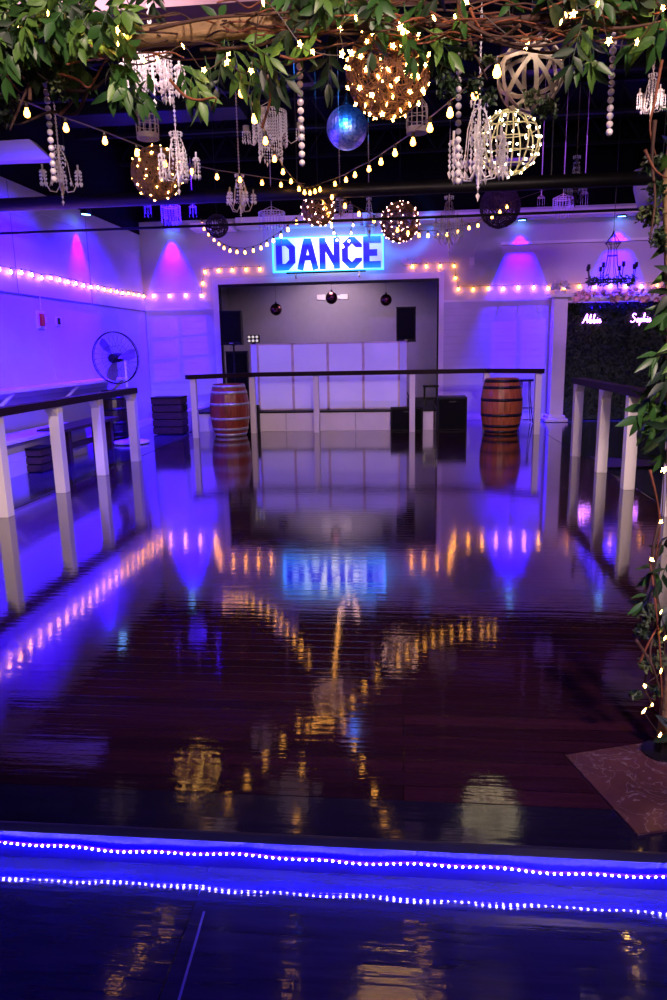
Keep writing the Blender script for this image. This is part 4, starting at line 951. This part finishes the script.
q = [atz(587, 457), atz(662, 461.5), atz(662, 466.5), atz(606, 468.5)]
b = MB(); b.add([v+Vector((0, 0, .0)) for v in q]+[v+Vector((0, 0, .012)) for v in q], [(0, 3, 2, 1), (4, 5, 6, 7), (0, 1, 5, 4), (1, 2, 6, 5), (2, 3, 7, 6), (3, 0, 4, 7)])
tag(b.build('floor_mat', 'black'), 'black mat on the floor beyond the right railing', 'mat')

# ------------------------------------------------------------------ leafy branch arch in the foreground
AY = 2.4
def A2(x, y, dy=0): return at(x, y, AY+dy)
arch = thing('branch_arch', (A2(664, 748).x+.03, 2.5, .0), 'rustic foreground arch of branches and green leaves', 'arch')
ao = arch.location.copy()
def wob(p, q, n, a):
    p = Vector(p); q = Vector(q); return [p.lerp(q, i/n) + (unit()*a if 0 < i < n else Vector()) for i in range(n+1)]
MB(off=ao).tube([A2(95, 52, .1), A2(150, 36, .06), A2(200, 32, .05), A2(260, 24, .04), A2(330, 22, .04)], [.026, .032, .034, .033, .026], 12).build('log', 'bark', arch, True)
MB(off=ao).tube([A2(320, 22, .04), A2(400, 26, .05), A2(470, 24, .02), A2(560, 16, .03), A2(650, 8, .05), A2(740, -20, .1)], [.026, .013, .011, .012, .013, .02], 8).build('log', 'twig_dark', arch, True)
MB(off=ao).tube([A2(100, 50, .1), A2(40, 30, .05), A2(-60, 10, .0)], [.026, .028, .03], 10).build('log', 'bark', arch, True)
UP = [Vector((ao.x, ao.y, .0)), Vector((ao.x+.01, ao.y, .5)), A2(672, 500, .05), A2(672, 330), A2(668, 180), A2(690, 40, .05), A2(740, -20, .1)]
MB(off=ao).tube(UP, [.022, .022, .018, .018, .018, .02, .03], 10).build('upright_branch', 'bark', arch, True)
MB(off=ao).lathe([(.0, .009), (.07, .009), (.07, .016), (.028, .02), (.026, .06), (.0, .06)], (ao.x, ao.y, 0), 16).build('foot', 'steel_dark', arch)
# twigs, traced as curved shoots
def sm(pts, n=5):
    out = []
    for i in range(len(pts)-1):
        P0 = pts[max(i-1, 0)]; P1_ = pts[i]; P2_ = pts[i+1]; P3_ = pts[min(i+2, len(pts)-1)]
        for j in range(n):
            k = j/n; out.append(.5*((2*P1_)+(P2_-P0)*k+(2*P0-5*P1_+4*P2_-P3_)*k*k+(3*P1_-P0-3*P2_+P3_)*k**3))
    out.append(pts[-1]); return out
TW = [([(0, 72), (20, 76), (28, 85), (20, 92), (0, 66)], 0), ([(60, 74), (78, 80), (90, 87), (105, 62), (118, 56)], 0), ([(55, 89), (88, 91), (105, 80), (118, 70)], 1), ([(88, 90), (80, 108), (72, 115), (50, 112), (20, 124), (0, 120)], 1),
      ([(60, 115), (75, 98), (82, 86), (95, 78)], 0), ([(0, 58), (40, 52), (90, 46), (150, 48), (220, 40)], 1), ([(100, 42), (140, 50), (190, 46), (240, 30), (300, 22)], 1),
      ([(170, 80), (185, 96), (200, 100), (216, 98), (211, 110)], 0), ([(240, 45), (275, 60), (290, 64), (320, 50), (340, 40)], 0), ([(262, 128), (270, 100), (268, 80), (258, 60)], 0),
      ([(280, 56), (300, 60), (325, 54)], 0), ([(200, 50), (260, 45), (300, 30), (360, 34), (440, 20)], 1), ([(470, 8), (480, 28), (500, 37), (535, 32), (560, 12)], 0), ([(466, 20), (472, 50), (478, 60), (487, 80)], 1),
      ([(458, 0), (465, 22), (500, 40), (530, 46), (560, 42), (600, 26)], 1), ([(480, 38), (520, 48), (556, 52), (590, 30), (640, 12)], 1), ([(560, 0), (600, 18), (640, 24), (667, 22)], 1), ([(595, 18), (610, 28), (640, 26), (667, 20)], 1),
      ([(645, 25), (652, 45), (660, 60)], 0), ([(520, 25), (505, 36), (490, 42)], 1), ([(0, 40), (30, 44), (80, 40), (130, 44)], 0), ([(110, 36), (150, 52), (180, 60), (230, 56)], 0), ([(30, 100), (28, 88), (10, 130)], 1),
      ([(430, 12), (470, 30), (510, 20), (560, 30)], 0), ([(340, 8), (380, 20), (430, 10), (500, 16)], 1), ([(150, 30), (210, 18), (270, 14), (330, 8)], 1), ([(0, 12), (60, 20), (120, 22), (180, 14)], 1),
      ([(655, 120), (652, 160), (655, 200), (650, 240)], 1), ([(662, 60), (655, 100), (650, 130), (660, 170)], 0), ([(645, 150), (655, 170), (667, 178)], 0), ([(650, 560), (655, 600), (660, 650), (662, 700)], 0), ([(660, 520), (652, 560), (658, 610), (650, 655), (661, 690)], 1),
      ([(636, 640), (646, 655), (652, 665), (660, 690)], 1), ([(640, 662), (650, 640), (662, 620)], 0), ([(643, 545), (643, 535)], 0), ([(650, 470), (660, 520), (655, 560)], 0), ([(640, 600), (650, 580), (662, 540)], 1), ([(655, 700), (645, 690), (648, 670), (660, 660)], 1)]
for pts, k in TW:
    dy = random.uniform(-.12, .12); w = sm([A2(x, y, dy+random.uniform(-.03, .03)) for x, y in pts]); n = len(w)
    MB(off=ao).tube(w, [.0065-.004*i/n if k else .005-.0032*i/n for i in range(n)], 6).build('twig', 'twig_dark' if k else 'twig', arch, True)
# fine random twigs along the top
for k in range(76):
    x = random.uniform(-20, 660) if k < 46 else random.uniform(280, 640); y = random.uniform(4, 44) if x > 200 else random.uniform(10, 60)
    pts = [A2(x, y, random.uniform(-.12, .12))]; dx = random.choice((-1, 1))
    for j in range(4): x += dx*random.uniform(12, 26); y += random.uniform(-9, 10); pts.append(A2(x, y, random.uniform(-.12, .12)))
    w = sm(pts, 4); MB(off=ao).tube(w, .0028, 5).build('twig', random.choice(('twig', 'twig_dark')), arch, True)
def spray(x, y, dx, dy, L, n, ll, lw_, m='leaf', depth=None, fan=1.0):
    ll *= .9; lw_ *= .72; L *= .62
    p = A2(x, y, depth if depth is not None else random.uniform(-.14, .10)); d = (RT*dx - Vector((0, 0, 1))*dy + Vector((0, random.uniform(-.4, .4), 0))).normalized()
    b = MB(off=ao); pts = []
    side = d.cross(fw).normalized()
    for i in range(n+1):
        u = i/n; pts.append(p + d*L*u + Vector((0, 0, -.28*L*u*u)))
    b.tube(pts, .0018, 4)
    for i in range(1, n+1):
        s_ = 1 if i % 2 else -1; t_ = (pts[i]-pts[i-1]).normalized()
        for s2 in (s_,):
            ld = (t_*.8 + side*s2*random.uniform(.4, 1.1)*fan + unit()*.45 + Vector((0, 0, -.2))).normalized()
            b.leaf(pts[i], ld, ll*random.uniform(.75, 1.15), lw_*random.uniform(.8, 1.2), up=tuple(-fw*.6 + unit()*1.0), droop=random.uniform(-.1, .6))
    b.leaf(pts[-1], t_, ll, lw_, up=tuple(-fw+unit()*.4), droop=.2)
    b.build('leaf_spray', m, arch, True)
S = [  # photo-placed sprays: x, y, dir x, dir y(down), length, leaves, leaf length, width
 (112, 58, -.2, 1, .11, 6, .085, .040), (124, 60, .1, 1, .11, 6, .085, .042), (108, 62, .6, 1, .10, 5, .085, .040), (130, 62, .2, 1, .13, 6, .08, .036), (118, 70, .3, .9, .12, 5, .08, .034),
 (148, 70, -.2, 1, .10, 5, .07, .028), (180, 62, .3, 1, .12, 6, .08, .036), (190, 66, .4, 1, .12, 6, .085, .040), (196, 76, .2, 1, .09, 4, .085, .036), (205, 56, .1, 1, .12, 5, .07, .03),
 (46, 30, -.1, 1, .16, 7, .09, .046), (58, 32, .2, 1, .16, 7, .09, .05), (66, 40, .1, 1, .15, 6, .09, .045), (38, 45, -.2, 1, .1, 5, .08, .04), (75, 42, .3, 1, .1, 5, .08, .036), (8, 48, -.3, 1, .1, 5, .08, .036), (24, 50, .3, 1, .09, 5, .06, .03),
 (232, 45, .3, 1, .12, 5, .085, .034), (246, 52, .6, .8, .13, 6, .085, .038), (256, 60, .8, .6, .12, 6, .085, .036), (250, 62, .1, 1, .12, 5, .085, .034), (225, 30, -.1, 1, .10, 5, .08, .034), (240, 40, 1, .3, .15, 7, .08, .03), (222, 60, -.3, 1, .1, 5, .07, .03), (266, 66, .9, .3, .1, 5, .08, .034),
 (215, 26, .2, -1, .08, 4, .08, .034), (282, 30, .9, .5, .12, 5, .085, .03), (330, 20, -.9, .3, .14, 6, .085, .034), (336, 20, -.4, 1, .16, 7, .085, .032), (330, 50, -.1, 1, .12, 5, .075, .028), (320, 15, -1, .1, .15, 7, .085, .034),
 (360, 14, 1, .1, .12, 6, .085, .034), (374, 34, -.2, 1, .07, 3, .075, .030), (404, 2, .1, 1, .12, 5, .075, .03), (412, 26, .1, 1, .10, 4, .075, .03), (415, 22, .7, .7, .16, 7, .085, .038), (425, 28, .9, .6, .14, 6, .085, .038), (440, 34, .3, 1, .12, 5, .085, .034), 
 (585, 12, -.3, 1, .17, 8, .08, .030), (588, 18, .2, 1, .15, 7, .08, .030), (580, 30, -.1, 1, .12, 6, .075, .026), (592, 30, .2, 1, .1, 5, .075, .030), (630, 2, .1, 1, .14, 6, .09, .042), (655, 0, 0, 1, .12, 6, .09, .042), (664, 12, -.2, 1, .1, 5, .08, .04), (560, -2, .4, 1, .08, 4, .08, .035), (600, -8, .4, 1, .08, 4, .08, .035), (510, -10, 0, 1, .07, 4, .07, .03), (460, -10, .2, 1, .08, 4, .07, .03)]
for a in S: spray(*a, m=random.choice(('leaf', 'leaf', 'leaf_dark', 'leaf_light')))
for k in range(34):      # dense mass at the upper left and along the log
    x = random.choice((random.uniform(-15, 110), random.uniform(-15, 110), random.uniform(90, 170), random.uniform(250, 470))); y = random.uniform(-14, 14) if x < 110 else random.uniform(-20, -6)
    spray(x, y, random.uniform(-.9, .9), random.uniform(-.2, .6), .09, 5, .065, random.uniform(.024, .034), m=random.choice(('leaf', 'leaf_dark', 'leaf_light')))
for k in range(56):
    spray(random.uniform(-15, 128), random.uniform(-4, 30), random.uniform(-1, 1), random.uniform(-.3, 1), .08, 5, .07, random.uniform(.036, .05), m=random.choice(('leaf', 'leaf_dark', 'leaf_light')), depth=random.uniform(-.16, -.02))
for k in range(26):
    spray(random.choice((random.uniform(290, 470), random.uniform(540, 667))), random.uniform(-12, 4), random.uniform(-1, 1), random.uniform(-.2, .8), .06, 4, .07, random.uniform(.028, .04), m=random.choice(('leaf', 'leaf_dark')), depth=random.uniform(-.14, 0))
for k in range(8): spray(random.uniform(-10, 40), random.uniform(30, 46), random.uniform(-.6, .6), 1, .06, 4, .062, .030, m=random.choice(('leaf', 'leaf_dark')))
# right-hand column of leaves
RS = [(672, 228, -1, .25, .10, 4, .10, .034, 'leaf_light'), (672, 262, -1, .1, .08, 4, .10, .034, 'leaf_light'), (670, 290, -.9, .5, .12, 5, .10, .040, 'leaf'), (672, 300, -.6, 1, .12, 5, .10, .044, 'leaf'), (668, 330, -1, .2, .06, 3, .10, .032, 'leaf_light'), (668, 345, -.9, .4, .06, 3, .10, .036, 'leaf_light'),
 (660, 352, -1, .15, .06, 3, .09, .030, 'leaf'), (662, 372, -.8, .9, .14, 7, .09, .036, 'leaf_light'), (650, 390, -.5, 1, .12, 6, .085, .036, 'leaf'), (648, 400, -.2, 1, .12, 6, .085, .038, 'leaf_light'), (655, 405, -.4, 1, .12, 6, .08, .034, 'leaf'), (668, 380, -.5, 1, .10, 4, .10, .038, 'leaf_light'), (672, 400, -.6, .7, .08, 4, .10, .04, 'leaf'),
 (672, 420, -.7, .6, .09, 4, .09, .034, 'leaf_dark'), (670, 440, -.7, 1, .08, 4, .08, .03, 'leaf'), (672, 210, -.5, 1, .10, 5, .09, .034, 'leaf'), (670, 240, -.6, .9, .12, 5, .095, .038, 'leaf'), (668, 270, -.8, .6, .12, 6, .09, .036, 'leaf_dark'), (665, 300, -.9, .3, .10, 5, .09, .036, 'leaf'), (660, 320, -.5, 1, .12, 5, .08, .034, 'leaf_dark'),
 (672, 195, -.7, .5, .08, 4, .08, .03, 'leaf'), (664, 350, -.2, 1, .13, 6, .08, .03, 'leaf_dark'), (655, 560, -.7, .7, .05, 3, .08, .034, 'leaf'), (655, 575, -1, .3, .04, 3, .075, .03, 'leaf_light'), (648, 590, -.7, .8, .07, 4, .075, .026, 'leaf'), (640, 594, -.3, 1, .05, 3, .07, .024, 'leaf'), (664, 560, -.5, 1, .09, 4, .075, .034, 'leaf_dark'), (668, 530, -.6, 1, .08, 4, .07, .03, 'leaf_dark'), (668, 600, -.5, 1, .08, 5, .07, .03, 'leaf_dark'),
 (668, 90, -.4, 1, .08, 4, .07, .028, 'leaf_dark'), (672, 130, -.5, 1, .1, 5, .08, .03, 'leaf'), (672, 165, -.6, .8, .1, 5, .08, .034, 'leaf')]
for (x, y, dx, dy, L_, n_, a, b_, m_) in RS: spray(x + (24 if y < 346 else 5), y, dx, dy, L_, n_, a, b_, m=m_, depth=random.uniform(-.08, .08))
for k in range(46):
    spray(random.uniform(684, 716), 50 + 15*k + random.uniform(-8, 8), random.uniform(-.6, 1), random.uniform(-.1, 1), .10, 5, .08, .036, m=random.choice(('leaf', 'leaf_light', 'leaf_dark')), depth=random.uniform(-.1, .14))
def tuft(x, y, rpx, n, m='moss', dy=0):
    c = A2(x, y, dy); r = rpx*(c-CAM).dot(fw)/F; b = MB(off=ao)
    for k in range(n):
        u = unit(); q = c + u*r*random.uniform(.2, 1); b.leaf(q, unit(), .018, .011); 
        if k % 4 == 0: b.tube([c, (c+q)/2+unit()*.01, q], .001, 3)
    b.build('moss_tuft', m, arch)
for a in ((8, 100, 13, 160), (5, 118, 8, 80), (60, 85, 12, 80), (458, 32, 10, 110), (448, 85, 13, 130), (468, 52, 7, 60), (475, 85, 9, 90), (488, 60, 6, 50), (545, 108, 13, 140), (530, 98, 9, 70), (488, 98, 8, 60), (650, 165, 11, 130), (658, 190, 12, 120), (650, 215, 13, 140), (660, 240, 11, 110), (650, 615, 13, 150), (643, 632, 9, 110), (655, 640, 8, 80), (647, 664, 8, 110), (636, 695, 6, 60), (657, 690, 6, 50), (660, 660, 8, 60), (663, 620, 9, 80), (630, 16, 8, 60)):
    tuft(*a, m=random.choice(('moss', 'leaf_dark')))
# fairy lights wound on the arch
def fairy(pts, label, gr='fairy light strands wound on the branch arch'):
    W = [A2(x, y, -.10+random.uniform(-.04, .04)) for x, y in pts]; t = thing('fairy_lights', W[0], label, 'string lights', gr)
    MB(off=W[0]).tube(sm(W, 4), .0016, 4).build('cable', 'wire', t)
    for q in W: inst('fairy_light', 'starbulb_star', star_mb, 'bulb_star', t, q-W[0], rot=(PI/2+random.uniform(-.4, .4), random.uniform(-.4, .4), random.uniform(0, 3)), scale=.0105*random.uniform(.8, 1.25), smooth=False)
    return t
fairy([(-8, 30), (8, 36), (31, 34), (48, 13), (32, 32), (20, 26), (72, 40), (96, 43), (117, 30), (124, 34), (118, 44)], 'warm fairy lights glowing in the dense leaves at the upper left')
fairy([(143, 60), (158, 60), (183, 46), (204, 70), (228, 55), (227, 62), (251, 71), (263, 2), (300, 44), (313, 52), (342, 54), (340, 28), (356, 18), (400, 26)], 'warm fairy lights along the log between the left leaves and the big wicker ball')
fairy([(403, 30), (434, 18), (455, 17), (466, 2), (527, 46), (566, 15), (573, 14), (561, 22), (598, 4), (609, 41), (637, 42), (663, 8)], 'warm fairy lights along the right half of the top branches')
fairy([(664, 470), (661, 522), (652, 560), (661, 612), (665, 638), (661, 671), (645, 686), (652, 705), (644, 711), (660, 735)], 'warm fairy lights trailing down the arch upright to the floor')

# ------------------------------------------------------------------ lamps
def lamp(kind, loc, energy, col, size=.3, aim=None, ang=60, blend=.5, sy=None, name='lamp'):
    l = bpy.data.lights.new(name, kind); l.energy = energy; l.color = col
    if kind == 'AREA':
        l.size = size
        if sy: l.shape = 'RECTANGLE'; l.size_y = sy
    else: l.shadow_soft_size = size
    if kind == 'SPOT': l.spot_size = math.radians(ang); l.spot_blend = blend
    o = bpy.data.objects.new(name, l); C.objects.link(o); o.location = loc
    if aim is not None: o.rotation_euler = (Vector(aim)-Vector(loc)).to_track_quat('-Z', 'Y').to_euler()
    return o
WARM = (1.0, .70, .64); PINK = (1.0, .55, .80); LAV = (.55, .42, 1.0)
# assumed fill spots, unseen behind the camera; added to brighten posts, walls and arch
lamp('SPOT', (1.6, -2.2, 4.2), 1500, WARM, .3, (-.9, 8.6, .2), 58, .6, name='front_fill')
lamp('SPOT', (-1.2, -2.0, 4.2), 330, PINK, .3, (-.6, 14, 2.4), 44, .8, name='front_fill')
lamp('SPOT', (.4, -1.0, 2.6), 26, (1.0, .78, .5), .2, (0, 2.6, 2.7), 80, .8, name='front_fill')
for xx in (-1.8, 2.2): lamp('SPOT', (xx, 3.86, 3.3), 165, (1.0, .74, .72), .06, (xx*.4, 9.0, 4.0), 110, .8, name='hall_fill')  # added fill hidden behind the bulkhead, brightens the chandeliers and orbs
for xx in (-3.76, 2.33): lamp('SPOT', (-.2+xx*.15, 1.2, 4.3), 1300, (1.0, .74, .70), .1, (xx, 7.6, .5), 46, .9, name='railing_fill')  # two added spots that brighten the railing posts
lamp('SPOT', (.5, 3.84, 3.2), 45, (1.0, .8, .66), .05, (.7, 5.6, 4.2), 125, .5, name='hall_fill')  # extra hidden fill, added to lift the strap orb
lamp('SPOT', (-1.55, 15.3, 3.0), 90, (1.0, .72, .82), .15, (-1.55, 16.4, 1.2), 150, .6, name='alcove_fill')  # fill added to lighten the rear wall of the alcove
lamp('SPOT', (3.2, 10.4, 4.7), 220, (1.0, .58, .74), .1, (PX+1.5, 14.6, 2.2), 50, .8, name='pergola_fill')  # pink fill added for the dark flower garland and column
# assumed blue and violet spots, unseen, added to tint walls and floor
for yy, e_ in ((7.2, 3200), (9.6, 3800), (12.0, 3000)): lamp('SPOT', (-3.0, yy, 4.7), e_, (.03, .0, 1.0), .05, (XL, yy+.2, .9), 75, .9, name='blue_wash')
lamp('SPOT', (-3.2, 13.0, 5.0), 220, (.10, .01, 1.0), .05, (-4.8, 15, 1.6), 60, .9, name='blue_wash')
lamp('SPOT', (5.2, 7.0, 5.0), 1600, (.08, .01, 1.0), .05, (4.0, 10.5, 0), 80, .9, name='blue_wash')
lamp('SPOT', (2.0, 9.5, 5.0), 500, (.30, .06, 1.0), .05, (2.0, 15, 2.2), 80, .9, name='violet_wash')
lamp('SPOT', (-1.5, 9.5, 5.0), 300, (.45, .22, 1.0), .05, (-1.5, 15, 2.2), 80, .9, name='violet_wash')
lamp('SPOT', (0, -1.6, 4.4), 600, (.04, .01, 1.0), .1, (-.1, 1.5, 0), 50, .9, name='blue_wash')  # blue spot added behind the camera to tint the dark front border
# unseen spot added to light the mirror ball blue
mbp = at(347, 128, 10.4); lamp('SPOT', (-1.5, 5.5, 4.9), 4500, (.02, .22, 1.0), .1, mbp, 9, .3, name='ball_spot')
# unseen spots added to throw the blue window-pane patches on the back wall
def gobo(loc, aim, energy, col, ang, cols, rows, roll=0):
    o = lamp('SPOT', loc, energy, col, .01, aim, ang, .1, name='pattern_spot'); l = o.data; l.use_nodes = True; nt = l.node_tree; L = nt.links.new
    em = nt.nodes['Emission']; tc = nt.nodes.new('ShaderNodeTexCoord'); sp = nt.nodes.new('ShaderNodeSeparateXYZ'); L(tc.outputs['Normal'], sp.inputs[0])
    def mth(op, a, b=None):
        n = nt.nodes.new('ShaderNodeMath'); n.operation = op
        for i, v in enumerate((a, b)):
            if v is None: continue
            if isinstance(v, (int, float)): n.inputs[i].default_value = v
            else: L(v, n.inputs[i])
        return n.outputs[0]
    z = mth('ABSOLUTE', sp.outputs['Z']); tn = math.tan(math.radians(ang/2))*.66
    res = None
    for ax, k in (('X', cols), ('Y', rows)):
        u = mth('DIVIDE', mth('DIVIDE', sp.outputs[ax], z), tn)            # -1..1
        ins = mth('LESS_THAN', mth('ABSOLUTE', u), 1.0)
        f = mth('FRACT', mth('MULTIPLY', mth('ADD', u, 1.0), k/2)); g_ = mth('LESS_THAN', mth('ABSOLUTE', mth('SUBTRACT', f, .5)), .42)
        r_ = mth('MULTIPLY', ins, g_); res = r_ if res is None else mth('MULTIPLY', res, r_)
    L(res, em.inputs['Strength'])
    return o
gobo((-2.2, 6.0, 4.6), at(181, 348, 15), 9000, (.05, .0, 1.0), 11, 2, 3)
gobo((3.4, 6.0, 4.6), at(518, 346, 15), 4000, (.08, .0, 1.0), 10.5, 2, 1)

w = bpy.data.worlds.new('world'); sc.world = w; w.use_nodes = True
w.node_tree.nodes['Background'].inputs['Color'].default_value = (.02, .012, .06, 1); w.node_tree.nodes['Background'].inputs['Strength'].default_value = .3
sc.view_settings.view_transform = 'Standard'; sc.view_settings.look = 'None'; sc.view_settings.gamma = 1; sc.view_settings.use_curve_mapping = False
sc.view_settings.exposure = 0.12
sc.cycles.use_denoising = True
try: sc.cycles.denoiser = 'OPENIMAGEDENOISE'
except Exception: pass
sc.cycles.max_bounces = 6; sc.cycles.glossy_bounces = 4; sc.cycles.transmission_bounces = 4; sc.cycles.diffuse_bounces = 3
sc.cycles.sample_clamp_indirect = 6.0
